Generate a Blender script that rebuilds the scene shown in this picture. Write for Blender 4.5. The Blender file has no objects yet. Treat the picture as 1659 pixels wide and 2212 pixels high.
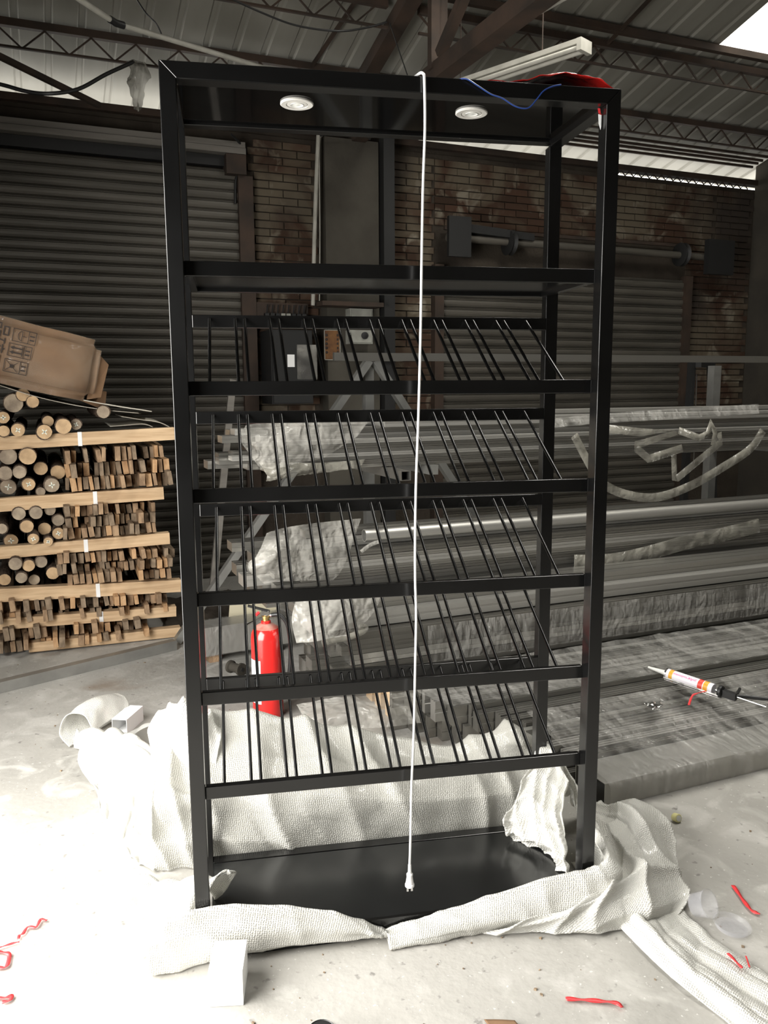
import bpy, math, random
import numpy as np
from mathutils import Vector, Matrix, noise
random.seed(7)
sc = bpy.context.scene
col = sc.collection
PI = math.pi

# ------------------------------------------------------------------ camera
CAM_F, CAM_PITCH, CAM_ROLL, CAM_YAW = 1784.51, 0.1511, -0.0057, math.radians(22.5)
CAM = Vector((0, 0, 1.6158))
_cy, _sy, _cp, _sp = math.cos(CAM_YAW), math.sin(CAM_YAW), math.cos(CAM_PITCH), math.sin(CAM_PITCH)
FW = Vector((_sy*_cp, _cy*_cp, -_sp)); _r0 = Vector((_cy, -_sy, 0)); _u0 = _r0.cross(FW)
RT = _r0*math.cos(CAM_ROLL) + _u0*math.sin(CAM_ROLL); UP = _u0*math.cos(CAM_ROLL) - _r0*math.sin(CAM_ROLL)
cd = bpy.data.cameras.new('camera'); cam = bpy.data.objects.new('camera', cd); col.objects.link(cam)
cd.sensor_fit = 'VERTICAL'; cd.sensor_height = 24.0; cd.lens = CAM_F/2212*24.0; cd.clip_start = 0.02; cd.clip_end = 100
mw = Matrix.Identity(4)
for i in range(3):
    mw[i][0] = RT[i]; mw[i][1] = UP[i]; mw[i][2] = -FW[i]; mw[i][3] = CAM[i]
cam.matrix_world = mw
sc.camera = cam

# ------------------------------------------------------------------ world, daylight, exposure
w = bpy.data.worlds.new('overcast_sky'); sc.world = w; w.use_nodes = True
w.node_tree.nodes['Background'].inputs[0].default_value = (1.0, 0.975, 0.91, 1)
w.node_tree.nodes['Background'].inputs[1].default_value = 4.4
def area_light(name, loc, rot, sx, sy, power, color=(1, 1, 1)):
    l = bpy.data.lights.new(name, 'AREA'); l.shape = 'RECTANGLE'; l.size = sx; l.size_y = sy; l.energy = power; l.color = color
    o = bpy.data.objects.new(name, l); col.objects.link(o); o.location = loc; o.rotation_euler = rot
    return o
# daylight entering through the open doorway in the left wall (opening y 0.4..3.4, z 0..2.6)
area_light('doorway_daylight', (-1.14, 2.1, 1.33), (0, math.radians(-70), 0), 2.35, 2.6, 285, (1.0, 0.98, 0.94))
# added fill light for the right side, under an added second rooflight strip (x 2.70..3.56, y 0.9..4.6), out of view above the viewer
area_light('added_roof_fill', (3.13, 2.7, 5.02), (math.radians(-15), 0, 0), .8, 3.6, 235, (1.0, 0.97, 0.90))
sc.view_settings.view_transform = 'Standard'; sc.view_settings.look = 'None'
sc.view_settings.exposure = -0.18; sc.view_settings.gamma = 1.0; sc.view_settings.use_curve_mapping = False
sc.cycles.use_denoising = True
sc.cycles.max_bounces = 8; sc.cycles.transparent_max_bounces = 12
sc.cycles.caustics_reflective = False; sc.cycles.caustics_refractive = False
sc.cycles.sample_clamp_indirect = 6.0

# ------------------------------------------------------------------ survey helpers (photo measurements -> real positions at a known depth)
def ray(px, py): return FW + RT*((px-829.5)/CAM_F) + UP*((1106-py)/CAM_F)
def atz(px, py, z=0.0): r = ray(px, py); return CAM + r*((z-CAM.z)/r.z)
def aty(px, py, Y): r = ray(px, py); return CAM + r*(Y/r.y)
def atx(px, py, X): r = ray(px, py); return CAM + r*(X/r.x)
ROOF_T = math.tan(math.radians(15)); ROOF_E = 3.96
def roofz(y): return ROOF_E + (7-y)*ROOF_T
def atroof(px, py, off=0.0):
    r = ray(px, py); t = (ROOF_E-off+7*ROOF_T-CAM.z)/(r.z+r.y*ROOF_T); return CAM + r*t
RK = math.radians(12.0); _ca, _sa = math.cos(RK), math.sin(RK)
def rw(x, y, z):                                     # rack coordinates -> world
    dx, dy = x-0.1407, y+2.1956
    return Vector((dx*_ca+dy*_sa, -dx*_sa+dy*_ca, z))
def atrk(px, py, yr):                                # photo point on the rack plane y = yr, in rack coordinates
    r = ray(px, py); n = Vector((_sa, _ca, 0)); t = ((rw(0, yr, 0)-CAM).dot(n))/(r.dot(n)); P = CAM+r*t
    return Vector((P.x*_ca-P.y*_sa+0.1407, P.x*_sa+P.y*_ca-2.1956, P.z))

# ------------------------------------------------------------------ mesh helpers
class MB:
    def __init__(s): s.v = []; s.f = []
    def quadbox(s, P):
        b = len(s.v); s.v += [Vector(p) for p in P]
        for q in ((0,3,2,1),(4,5,6,7),(0,1,5,4),(1,2,6,5),(2,3,7,6),(3,0,4,7)): s.f.append(tuple(b+i for i in q))
        return s
    def box(s, x0, x1, y0, y1, z0, z1, rot=None):
        P = [(x0,y0,z0),(x1,y0,z0),(x1,y1,z0),(x0,y1,z0),(x0,y0,z1),(x1,y0,z1),(x1,y1,z1),(x0,y1,z1)]
        if rot is not None: P = [rot @ Vector(p) for p in P]
        return s.quadbox(P)
    def beam(s, a, b, w, h, up=Vector((0,0,1))):      # rectangular bar from a to b, w across, h along up
        a = Vector(a); b = Vector(b); d = (b-a).normalized(); u = Vector(up); u = (u-d*u.dot(d)).normalized(); c = d.cross(u)
        P = []
        for e in (a, b):
            P += [e-c*w/2-u*h/2, e+c*w/2-u*h/2, e+c*w/2+u*h/2, e-c*w/2+u*h/2]
        return s.quadbox(P)
    def tube(s, pts, r, n=8, cap=True):
        pts = [Vector(p) for p in pts]; m = len(pts); b = len(s.v)
        rr = r if isinstance(r, (list, tuple)) else [r]*m
        t0 = (pts[1]-pts[0]).normalized(); ref = Vector((0,0,1)) if abs(t0.z) < .9 else Vector((1,0,0))
        u = (ref-t0*ref.dot(t0)).normalized()
        for i, p in enumerate(pts):
            t = (pts[min(i+1,m-1)]-pts[max(i-1,0)]).normalized(); u = (u-t*u.dot(t)).normalized(); c = t.cross(u)
            for k in range(n):
                a = 2*PI*k/n; s.v.append(p+(u*math.cos(a)+c*math.sin(a))*rr[i])
        for i in range(m-1):
            for k in range(n):
                s.f.append((b+i*n+k, b+i*n+(k+1)%n, b+(i+1)*n+(k+1)%n, b+(i+1)*n+k))
        if cap:
            s.f.append(tuple(b+k for k in range(n))[::-1]); s.f.append(tuple(b+(m-1)*n+k for k in range(n)))
        return s
    def lathe(s, prof, n=24, M=None):                 # prof: (r, z) from bottom to top about z
        b = len(s.v); m = len(prof)
        for r, z in prof:
            for k in range(n):
                a = 2*PI*k/n; p = Vector((r*math.cos(a), r*math.sin(a), z)); s.v.append(M @ p if M else p)
        for i in range(m-1):
            for k in range(n): s.f.append((b+i*n+k, b+i*n+(k+1)%n, b+(i+1)*n+(k+1)%n, b+(i+1)*n+k))
        if prof[0][0] > 1e-4: s.f.append(tuple(b+k for k in range(n))[::-1])
        if prof[-1][0] > 1e-4: s.f.append(tuple(b+(m-1)*n+k for k in range(n)))
        return s
    def prism(s, poly, d0, d1, axis='y'):             # polygon in xz (axis y), xy (axis z) or yz (axis x) extruded d0..d1
        b = len(s.v); n = len(poly)
        for d in (d0, d1):
            for p, q in poly: s.v.append(Vector({'y': (p,d,q), 'z': (p,q,d), 'x': (d,p,q)}[axis]))
        s.f.append(tuple(b+i for i in range(n))); s.f.append(tuple(b+n+i for i in range(n))[::-1])
        for i in range(n): s.f.append((b+i, b+n+i, b+n+(i+1)%n, b+(i+1)%n))
        return s
    def ribbon(s, pts, nor, w):                       # strip along pts, width vector per point or one
        b = len(s.v); m = len(pts)
        for i, p in enumerate(pts):
            n = Vector(nor[i] if isinstance(nor, list) else nor).normalized()*w/2
            s.v += [Vector(p)-n, Vector(p)+n]
        for i in range(m-1): s.f.append((b+2*i, b+2*i+1, b+2*i+3, b+2*i+2))
        return s
    def mesh(s, name, mat, smooth=False):
        me = bpy.data.meshes.new(name); me.from_pydata([tuple(v) for v in s.v], [], s.f); me.update()
        if mat is not None: me.materials.append(mat)
        import bmesh
        bm = bmesh.new(); bm.from_mesh(me); bmesh.ops.recalc_face_normals(bm, faces=bm.faces); bm.to_mesh(me); bm.free()
        if smooth:
            me.polygons.foreach_set('use_smooth', [True]*len(me.polygons))
            try: me.set_sharp_from_angle(angle=math.radians(40))
            except Exception: pass
        return me
    def build(s, name, mat, parent=None, smooth=False):
        return obj(name, s.mesh(name, mat, smooth), parent)
def obj(name, me, parent=None, loc=None):
    o = bpy.data.objects.new(name, me); col.objects.link(o)
    if parent is not None: o.parent = parent
    if loc is not None: o.location = loc
    return o
def tag(o, label=None, cat=None, group=None, kind=None):
    if label: o['label'] = label
    if cat: o['category'] = cat
    if group: o['group'] = group
    if kind: o['kind'] = kind
    return o
def thing(name, label, cat, loc=(0,0,0), rotz=0.0, group=None):
    o = bpy.data.objects.new(name, None); o.empty_display_size = 0.05; col.objects.link(o)
    o.location = loc; o.rotation_euler = (0, 0, rotz)
    return tag(o, label, cat, group)
def struct(o): o['kind'] = 'structure'; return o
def catmull(P, t):
    n = len(P); t = min(max(t, 0), n-1-1e-6); i = int(t); f = t-i
    p0, p1, p2, p3 = P[max(i-1,0)], P[i], P[min(i+1,n-1)], P[min(i+2,n-1)]
    return 0.5*((2*p1)+(-p0+p2)*f+(2*p0-5*p1+4*p2-p3)*f*f+(-p0+3*p1-3*p2+p3)*f**3)
def smooth_path(pts, k=8):
    P = [Vector(p) for p in pts]; n = (len(P)-1)*k
    return [catmull(P, i/k) for i in range(n+1)]
def sheet(name, rows, mat, nu=60, nv=40, amp=0.02, fs=6.0, seed=0, floor=None, thick=0.0, tf=None, parent=None, ridged=False, folds=()):
    """A draped sheet: Catmull-Rom surface through a grid of control points, wrinkled along its normal, with length-true UVs."""
    rows = [[Vector(p) for p in r] for r in rows]
    R = [[catmull(r, u*(len(r)-1)/nu) for u in range(nu+1)] for r in rows]
    G = [[None]*(nu+1) for _ in range(nv+1)]
    for u in range(nu+1):
        c = [R[k][u] for k in range(len(rows))]
        for v in range(nv+1): G[v][u] = catmull(c, v*(len(rows)-1)/nv)
    out = []
    off = Vector((seed*7.31, seed*3.17, seed*1.93))
    for v in range(nv+1):
        for u in range(nu+1):
            p = G[v][u]
            du = G[v][min(u+1,nu)]-G[v][max(u-1,0)]; dv = G[min(v+1,nv)][u]-G[max(v-1,0)][u]
            n = du.cross(dv)
            n = n.normalized() if n.length > 1e-9 else Vector((0,0,1))
            a = noise.noise(p*fs+off)*1.0 + noise.noise(p*fs*2.3+off)*0.5
            if ridged: a = (0.5-abs(noise.noise(p*fs+off)))*1.2 + (0.5-abs(noise.noise(p*fs*2.4+off*2)))*0.6
            a *= amp
            for ax, cnt, fa, sk in folds:             # creased folds: rounded valleys, sharper crests, fading in and out
                s_ = (u/nu if ax == 'u' else v/nv); o_ = (v/nv if ax == 'u' else u/nu)
                ph = s_*cnt + sk*o_ + .55*noise.noise(Vector((s_*cnt*.8, o_*2.2, seed*1.7+cnt)))
                fr_ = ph-math.floor(ph); c_ = 1-abs(2*fr_-1)
                a += fa*(c_*c_-.33)*(.35+.65*abs(noise.noise(Vector((math.floor(ph)*3.1, o_*2.0, seed+.5))))*1.6)
            q = p+n*a
            out.append(q)
    if tf: out = [tf(q.x, q.y, q.z) for q in out]
    if floor is not None:
        for q in out:
            if q.z < floor: q.z = floor + 0.002*(1+noise.noise(q*30))
    F = []
    for v in range(nv):
        for u in range(nu):
            a = v*(nu+1)+u; F.append((a, a+1, a+nu+2, a+nu+1))
    me = bpy.data.meshes.new(name); me.from_pydata([tuple(q) for q in out], [], F)
    uvl = me.uv_layers.new(name='UVMap')
    U = [[0.0]*(nu+1) for _ in range(nv+1)]; V = [[0.0]*(nu+1) for _ in range(nv+1)]
    mid = nv//2
    for u in range(1, nu+1):
        d = (G[mid][u]-G[mid][u-1]).length
        for v in range(nv+1): U[v][u] = U[v][u-1]+d
    mu = nu//2
    for v in range(1, nv+1):
        d = (G[v][mu]-G[v-1][mu]).length
        for u in range(nu+1): V[v][u] = V[v-1][u]+d
    uv = np.empty((len(F)*4, 2), dtype=np.float32); k = 0
    for v in range(nv):
        for u in range(nu):
            for (b, a) in ((v,u),(v,u+1),(v+1,u+1),(v+1,u)):
                uv[k] = (U[b][a], V[b][a]); k += 1
    uvl.data.foreach_set('uv', uv.ravel())
    me.materials.append(mat); me.polygons.foreach_set('use_smooth', [True]*len(F)); me.update()
    o = obj(name, me, parent)
    if thick:
        m = o.modifiers.new('thickness', 'SOLIDIFY'); m.thickness = thick; m.offset = 0
    return o

# ------------------------------------------------------------------ materials (all procedural)
def new_mat(name):
    m = bpy.data.materials.new(name); m.use_nodes = True; nt = m.node_tree
    return m, nt, nt.nodes['Principled BSDF']
def mat(name, c1, c2=None, scale=6.0, rough=0.6, metal=0.0, bump=0.0, bscale=None, spec=0.5, stretch=None, contrast=(0.35, 0.65), coords='pos', rvar=0.0, detail=4.0, coat=0.0):
    m, nt, b = new_mat(name); L = nt.links.new
    b.inputs['Roughness'].default_value = rough; b.inputs['Metallic'].default_value = metal
    b.inputs['Specular IOR Level'].default_value = spec; b.inputs['Base Color'].default_value = (*c1, 1); b.inputs['Coat Weight'].default_value = coat
    if coords == 'pos': src = nt.nodes.new('ShaderNodeNewGeometry').outputs['Position']
    else: src = nt.nodes.new('ShaderNodeTexCoord').outputs['Object']
    if stretch:
        mp = nt.nodes.new('ShaderNodeMapping'); mp.inputs['Scale'].default_value = stretch; L(src, mp.inputs['Vector']); src = mp.outputs['Vector']
    if c2 is not None or rvar:
        n = nt.nodes.new('ShaderNodeTexNoise'); n.inputs['Scale'].default_value = scale; n.inputs['Detail'].default_value = detail; L(src, n.inputs['Vector'])
        r = nt.nodes.new('ShaderNodeMapRange'); r.inputs['From Min'].default_value = contrast[0]; r.inputs['From Max'].default_value = contrast[1]
        L(n.outputs['Fac'], r.inputs['Value'])
        if c2 is not None:
            x = nt.nodes.new('ShaderNodeMix'); x.data_type = 'RGBA'; x.inputs['A'].default_value = (*c1, 1); x.inputs['B'].default_value = (*c2, 1)
            L(r.outputs['Result'], x.inputs['Factor']); L(x.outputs['Result'], b.inputs['Base Color'])
        if rvar:
            r2 = nt.nodes.new('ShaderNodeMapRange'); r2.inputs['To Min'].default_value = rough-rvar; r2.inputs['To Max'].default_value = rough+rvar
            L(n.outputs['Fac'], r2.inputs['Value']); L(r2.outputs['Result'], b.inputs['Roughness'])
    if bump:
        n2 = nt.nodes.new('ShaderNodeTexNoise'); n2.inputs['Scale'].default_value = bscale or scale*4; n2.inputs['Detail'].default_value = 5; L(src, n2.inputs['Vector'])
        bp = nt.nodes.new('ShaderNodeBump'); bp.inputs['Strength'].default_value = bump; bp.inputs['Distance'].default_value = 0.02
        L(n2.outputs['Fac'], bp.inputs['Height']); L(bp.outputs['Normal'], b.inputs['Normal'])
    return m
def node_mix(nt, fac, a, b):
    x = nt.nodes.new('ShaderNodeMix'); x.data_type = 'RGBA'; L = nt.links.new
    if hasattr(fac, 'links'): L(fac, x.inputs['Factor'])
    else: x.inputs['Factor'].default_value = fac
    for s, v in (('A', a), ('B', b)):
        if hasattr(v, 'links'): L(v, x.inputs[s])
        else: x.inputs[s].default_value = (*v, 1)
    return x.outputs['Result']
def noise_fac(nt, src, scale, lo, hi, detail=4, dist=0.0):
    n = nt.nodes.new('ShaderNodeTexNoise'); n.inputs['Scale'].default_value = scale; n.inputs['Detail'].default_value = detail; n.inputs['Distortion'].default_value = dist
    r = nt.nodes.new('ShaderNodeMapRange'); r.inputs['From Min'].default_value = lo; r.inputs['From Max'].default_value = hi
    nt.links.new(src, n.inputs['Vector']); nt.links.new(n.outputs['Fac'], r.inputs['Value']); return r.outputs['Result']
def concrete_floor():
    m, nt, b = new_mat('worn_concrete'); L = nt.links.new
    p = nt.nodes.new('ShaderNodeNewGeometry').outputs['Position']
    c = node_mix(nt, noise_fac(nt, p, 1.6, .35, .65, 6, .6), (.31, .30, .275), (.42, .405, .375))
    c = node_mix(nt, noise_fac(nt, p, 5.0, .52, .70, 8, 1.0), c, (.50, .485, .455))
    c = node_mix(nt, noise_fac(nt, p, 26.0, .64, .72, 5), c, (.22, .21, .195))
    c = node_mix(nt, noise_fac(nt, p, 70.0, .66, .72, 3), c, (.58, .57, .54))
    c = node_mix(nt, noise_fac(nt, p, 0.9, .62, .74, 6, 1.5), c, (.27, .23, .19))
    L(c, b.inputs['Base Color']); b.inputs['Roughness'].default_value = .62; b.inputs['Specular IOR Level'].default_value = .35
    n = nt.nodes.new('ShaderNodeTexNoise'); n.inputs['Scale'].default_value = 30; n.inputs['Detail'].default_value = 8; L(p, n.inputs['Vector'])
    bp = nt.nodes.new('ShaderNodeBump'); bp.inputs['Strength'].default_value = .25; bp.inputs['Distance'].default_value = .01
    L(n.outputs['Fac'], bp.inputs['Height']); L(bp.outputs['Normal'], b.inputs['Normal'])
    return m
def bubble_mat(name, alpha=0.88, tint=(.86, .855, .82)):
    m, nt, b = new_mat(name); L = nt.links.new
    uv = nt.nodes.new('ShaderNodeUVMap'); uv.uv_map = 'UVMap'
    mp = nt.nodes.new('ShaderNodeMapping'); mp.inputs['Scale'].default_value = (150, 172, 1); mp.inputs['Rotation'].default_value = (0, 0, .15); L(uv.outputs[0], mp.inputs['Vector'])
    vo = nt.nodes.new('ShaderNodeTexVoronoi'); vo.voronoi_dimensions = '2D'; vo.inputs['Scale'].default_value = 1; vo.inputs['Randomness'].default_value = .35; L(mp.outputs[0], vo.inputs['Vector'])
    r = nt.nodes.new('ShaderNodeMapRange'); r.interpolation_type = 'SMOOTHSTEP'; r.inputs['From Min'].default_value = .48; r.inputs['From Max'].default_value = .12
    L(vo.outputs['Distance'], r.inputs['Value'])
    bp = nt.nodes.new('ShaderNodeBump'); bp.inputs['Strength'].default_value = .8; bp.inputs['Distance'].default_value = .0024; L(r.outputs['Result'], bp.inputs['Height'])
    L(bp.outputs['Normal'], b.inputs['Normal'])
    ed = nt.nodes.new('ShaderNodeMapRange'); ed.inputs['From Min'].default_value = .30; ed.inputs['From Max'].default_value = .62; L(vo.outputs['Distance'], ed.inputs['Value'])
    cc = node_mix(nt, ed.outputs['Result'], tint, tuple(c*.80 for c in tint)); L(cc, b.inputs['Base Color'])
    b.inputs['Roughness'].default_value = .16; b.inputs['Specular IOR Level'].default_value = .8
    tl = nt.nodes.new('ShaderNodeBsdfTranslucent'); tl.inputs['Color'].default_value = (*tint, 1)
    ms = nt.nodes.new('ShaderNodeMixShader'); ms.inputs[0].default_value = .22; L(b.outputs[0], ms.inputs[1]); L(tl.outputs[0], ms.inputs[2])
    tr = nt.nodes.new('ShaderNodeBsdfTransparent'); m2 = nt.nodes.new('ShaderNodeMixShader'); m2.inputs[0].default_value = alpha
    L(tr.outputs[0], m2.inputs[1]); L(ms.outputs[0], m2.inputs[2]); L(m2.outputs[0], nt.nodes['Material Output'].inputs['Surface'])
    return m
def film_mat(name, alpha=0.35, tint=(.8, .8, .78), scale=14.0, stretch=(1, 1, 1), rough=.18, strength=.7):
    m, nt, b = new_mat(name); L = nt.links.new
    p = nt.nodes.new('ShaderNodeNewGeometry').outputs['Position']
    mp = nt.nodes.new('ShaderNodeMapping'); mp.inputs['Scale'].default_value = stretch; L(p, mp.inputs['Vector'])
    n = nt.nodes.new('ShaderNodeTexNoise'); n.inputs['Scale'].default_value = scale; n.inputs['Detail'].default_value = 2; n.inputs['Distortion'].default_value = .35; L(mp.outputs[0], n.inputs['Vector'])
    bp = nt.nodes.new('ShaderNodeBump'); bp.inputs['Strength'].default_value = strength; bp.inputs['Distance'].default_value = .03; L(n.outputs['Fac'], bp.inputs['Height'])
    b.inputs['Base Color'].default_value = (*tint, 1); b.inputs['Roughness'].default_value = rough; L(bp.outputs['Normal'], b.inputs['Normal'])
    tr = nt.nodes.new('ShaderNodeBsdfTransparent'); ms = nt.nodes.new('ShaderNodeMixShader')
    av = noise_fac(nt, mp.outputs[0], scale*.35, .35, .68, 2, .4); ar = nt.nodes.new('ShaderNodeMapRange'); ar.inputs['To Min'].default_value = alpha*.35; ar.inputs['To Max'].default_value = min(1, alpha*1.6)
    L(av, ar.inputs['Value']); L(ar.outputs['Result'], ms.inputs[0])
    L(tr.outputs[0], ms.inputs[1]); L(b.outputs[0], ms.inputs[2]); L(ms.outputs[0], nt.nodes['Material Output'].inputs['Surface'])
    return m
def brick_mat():
    m, nt, b = new_mat('old_brick'); L = nt.links.new
    p = nt.nodes.new('ShaderNodeNewGeometry').outputs['Position']
    oi = nt.nodes.new('ShaderNodeObjectInfo')
    c = node_mix(nt, oi.outputs['Random'], (.042, .026, .018), (.07, .039, .026))
    c = node_mix(nt, noise_fac(nt, p, 2.2, .42, .60, 8, .8), c, (.115, .095, .068))
    c = node_mix(nt, noise_fac(nt, p, 5.0, .57, .70, 8, .5), c, (.20, .175, .135))
    c = node_mix(nt, noise_fac(nt, p, 1.1, .52, .68, 4), c, (.045, .036, .03))
    L(c, b.inputs['Base Color']); b.inputs['Roughness'].default_value = .95; b.inputs['Specular IOR Level'].default_value = .15
    return m
MT = {}
MT['floor'] = concrete_floor()
MT['mortar'] = mat('mortar_wall', (.06, .05, .039), (.032, .026, .021), 2.5, .95, bump=.3, bscale=40, spec=.1)
MT['brick'] = brick_mat()
MT['plaster'] = mat('dirty_plaster', (.045, .041, .036), (.07, .062, .05), 2.2, .95, bump=.2, bscale=25, spec=.1)
MT['pillar'] = mat('grimy_concrete', (.05, .045, .037), (.085, .078, .064), 1.8, .9, bump=.2, bscale=20, spec=.15)
MT['shutter'] = mat('shutter_steel', (.108, .098, .082), (.066, .06, .049), 2.0, .55, .15, stretch=(.6, 1, 5), rvar=.1)
MT['shutter_trim'] = mat('pale_shutter_rail', (.19, .175, .155), (.13, .12, .105), 3.0, .6, .2, stretch=(.5, 1, 6))
MT['roof'] = mat('roof_sheet_metal', (.30, .29, .255), (.23, .22, .19), 1.6, .55, .25, stretch=(2, .4, 1))
MT['steel'] = mat('rusty_dark_steel', (.035, .026, .02), (.065, .042, .03), 5.0, .75, .3)
MT['dark'] = mat('black_paint', (.012, .012, .012), rough=.6)
MT['rack'] = mat('black_satin_paint', (.0025, .0025, .0025), (.004, .004, .004), 4.0, .22, rvar=.06, spec=.68)
MT['rack_gloss'] = mat('black_gloss_panel', (.006, .0065, .0065), (.010, .0105, .0105), 3.0, .20, rvar=.05, spec=.6)
MT['canopy'] = mat('black_mirror_gloss', (.002, .002, .002), rough=.06, spec=.4)
MT['lampwhite'] = mat('downlight_white', (.50, .485, .45), rough=.4)
MT['rod'] = mat('black_rod_enamel', (.002, .002, .002), rough=.16, spec=.38)
MT['white'] = mat('white_enamel', (.82, .81, .78), rough=.35)
MT['cordwhite'] = mat('white_pvc', (.84, .84, .84), rough=.4)
MT['pipe'] = mat('grey_white_pipe', (.42, .405, .36), (.31, .30, .26), 8, .5)
MT['alu'] = mat('mill_aluminium', (.43, .42, .39), (.37, .36, .335), 2.5, .32, .9, stretch=(.2, 3, 3), rvar=.06)
MT['alu_light'] = mat('pale_aluminium', (.45, .44, .41), (.40, .39, .365), 2.5, .4, .7, stretch=(.2, 3, 3))
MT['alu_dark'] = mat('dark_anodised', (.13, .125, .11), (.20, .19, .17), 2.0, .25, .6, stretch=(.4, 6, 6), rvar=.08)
MT['alu_shiny'] = mat('polished_aluminium', (.70, .69, .66), rough=.12, metal=.95)
MT['steel_tube'] = mat('galvanised_tube', (.40, .40, .38), (.3, .3, .285), 6, .4, .7)
MT['film'] = film_mat('clear_plastic_film', .26, (.54, .525, .48), 15.0, strength=1.0, rough=.08)
MT['film_wrap'] = film_mat('wrapped_film', .15, (.48, .47, .44), 11.0, (2.4, 1.2, 1.2), .06, 1.0)
MT['film_strip'] = film_mat('plastic_strip', .55, (.25, .24, .205), 14.0)
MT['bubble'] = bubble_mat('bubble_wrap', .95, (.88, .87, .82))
MT['bubble_heap_dimmed'] = bubble_mat('bubble_wrap_dimmed', .80, (.66, .65, .60))  # same wrap; strong light on the heap toned down in its tint
MT['bubble_thin'] = bubble_mat('bubble_wrap_single', .66, (.82, .81, .77))
MT['board'] = mat('weathered_board', (.40, .27, .165), (.22, .145, .09), 9.0, .85, stretch=(3, .6, 1.5), bump=.3, bscale=40, spec=.2)
MT['board2'] = mat('grey_board', (.30, .225, .155), (.17, .125, .085), 11.0, .88, stretch=(3, .6, 1.5), bump=.3, bscale=40, spec=.2)
MT['board3'] = mat('fresh_sawn_board', (.56, .36, .20), (.42, .25, .13), 11.0, .85, stretch=(3, .6, 1.5), bump=.3, bscale=40, spec=.2)
MT['beam'] = mat('pine_batten', (.66, .48, .30), (.50, .34, .20), 7.0, .8, stretch=(.5, 4, 7), bump=.15, bscale=30, spec=.25)
MT['bark'] = mat('bark', (.16, .115, .085), (.075, .055, .042), 14.0, .95, bump=.8, bscale=40, spec=.1, stretch=(2, .6, 2))
MT['cut'] = mat('cut_log_end', (.60, .42, .25), (.42, .29, .17), 16.0, .85, bump=.2, bscale=50, spec=.2)
MT['cut2'] = mat('grey_log_end', (.42, .34, .25), (.25, .20, .15), 16.0, .85, bump=.2, bscale=50, spec=.2)
MT['chalk'] = mat('chalk', (.75, .78, .68), rough=.9)
MT['card'] = mat('cardboard', (.20, .118, .065), (.145, .085, .048), 5.0, .75, spec=.3)
MT['tape'] = film_mat('packing_tape', .14, (.50, .42, .33), 11.0, (1, 1, 1), .08, .9)
MT['ink'] = mat('print_ink', (.035, .025, .02), rough=.8)
MT['paper'] = mat('white_card', (.86, .86, .855), rough=.7)
MT['sheetcard'] = mat('grey_white_sheet', (.52, .49, .42), (.42, .39, .33), 4.0, .7)
MT['red'] = mat('red_ribbon', (.72, .045, .05), rough=.38)
MT['redbag'] = mat('red_plastic', (.45, .015, .012), rough=.25, bump=.4, bscale=18)
MT['extred'] = mat('extinguisher_red', (.72, .02, .018), rough=.22, coat=.4)
MT['dust'] = mat('dusty_red', (.50, .12, .09), (.42, .30, .25), 18, .7)
MT['rubber'] = mat('black_rubber', (.012, .012, .012), rough=.45)
MT['brass'] = mat('brass', (.55, .38, .15), rough=.35, metal=.9)
MT['chrome'] = mat('chrome', (.75, .75, .75), rough=.15, metal=1)
MT['blue'] = mat('blue_wire', (.012, .035, .16), rough=.4)
MT['label'] = mat('label_white', (.80, .77, .82), rough=.4)
MT['orange'] = mat('label_orange', (.75, .30, .02), (.65, .42, .04), 160, .45)
MT['magenta'] = mat('label_magenta', (.62, .10, .30), rough=.5)
MT['labelred'] = mat('label_red', (.65, .05, .03), rough=.45)
MT['nozzle'] = mat('translucent_nozzle', (.66, .66, .62), rough=.4)
MT['notice'] = mat('rusty_notice', (.20, .095, .03), (.10, .042, .018), 14, .8)
MT['meter'] = mat('meter_box', (.36, .36, .32), (.25, .25, .22), 10, .6)
MT['glass'] = film_mat('clear_cup', .30, (.62, .62, .66), .5, (1, 1, 1), .12, .0)
MT['cap'] = mat('yellow_cap', (.62, .58, .28), rough=.35)

# ================================================================== THE SETTING
XL, XR, YB, YF = -1.02, 7.2, 7.0, -4.2
struct(MB().box(XL-.3, XR+.3, YF-.3, YB+.6, -.2, 0).build('floor', MT['floor']))
# ---- back wall with individual bricks
wb = struct(MB().box(XL-.3, XR+.3, YB, YB+.24, 0, 3.66).build('wall_back', MT['mortar']))
BL, BH = .25, .0635
bricks = []
zones = [(1.70, 2.30, .95, 3.64), (2.93, 3.40, .95, 3.64), (3.40, 6.68, 3.10, 3.64), (6.30, 7.18, .95, 3.10), (6.68, 7.18, 3.10, 3.64)]
rb = random.Random(3)
for zi, (x0, x1, z0, z1) in enumerate(zones):
    for r in range(int(z0/BH), int(z1/BH)):
        zz = r*BH
        k0 = x0 - ((x0 + (r % 2)*BL/2) % BL)
        x = k0
        while x < x1-.03:
            a, b = max(x, x0), min(x+BL, x1)
            if b-a > .06: bricks.append((a, b, zz))
            x += BL
bricks.sort(key=lambda t: (t[0]-CAM.x)**2 + 49 + (t[2]-CAM.z)**2)
bm_cache = {}
for a, b, zz in bricks[:300]:
    key = round(b-a, 2)
    if key not in bm_cache: bm_cache[key] = MB().box(.005, key-.005, -.018, .02, .005, BH-.005).mesh('brick', MT['brick'])
    o = obj('brick', bm_cache[key], wb, (a, YB+rb.uniform(-.004, .006), zz))
rest = MB()
for a, b, zz in bricks[300:]:
    d = rb.uniform(-.004, .006); rest.box(a+.005, b-.005, YB-.018+d, YB+.02, zz+.005, zz+BH-.005)
rest.build('brick_courses', MT['brick'], wb)['kind'] = 'stuff'
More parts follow.
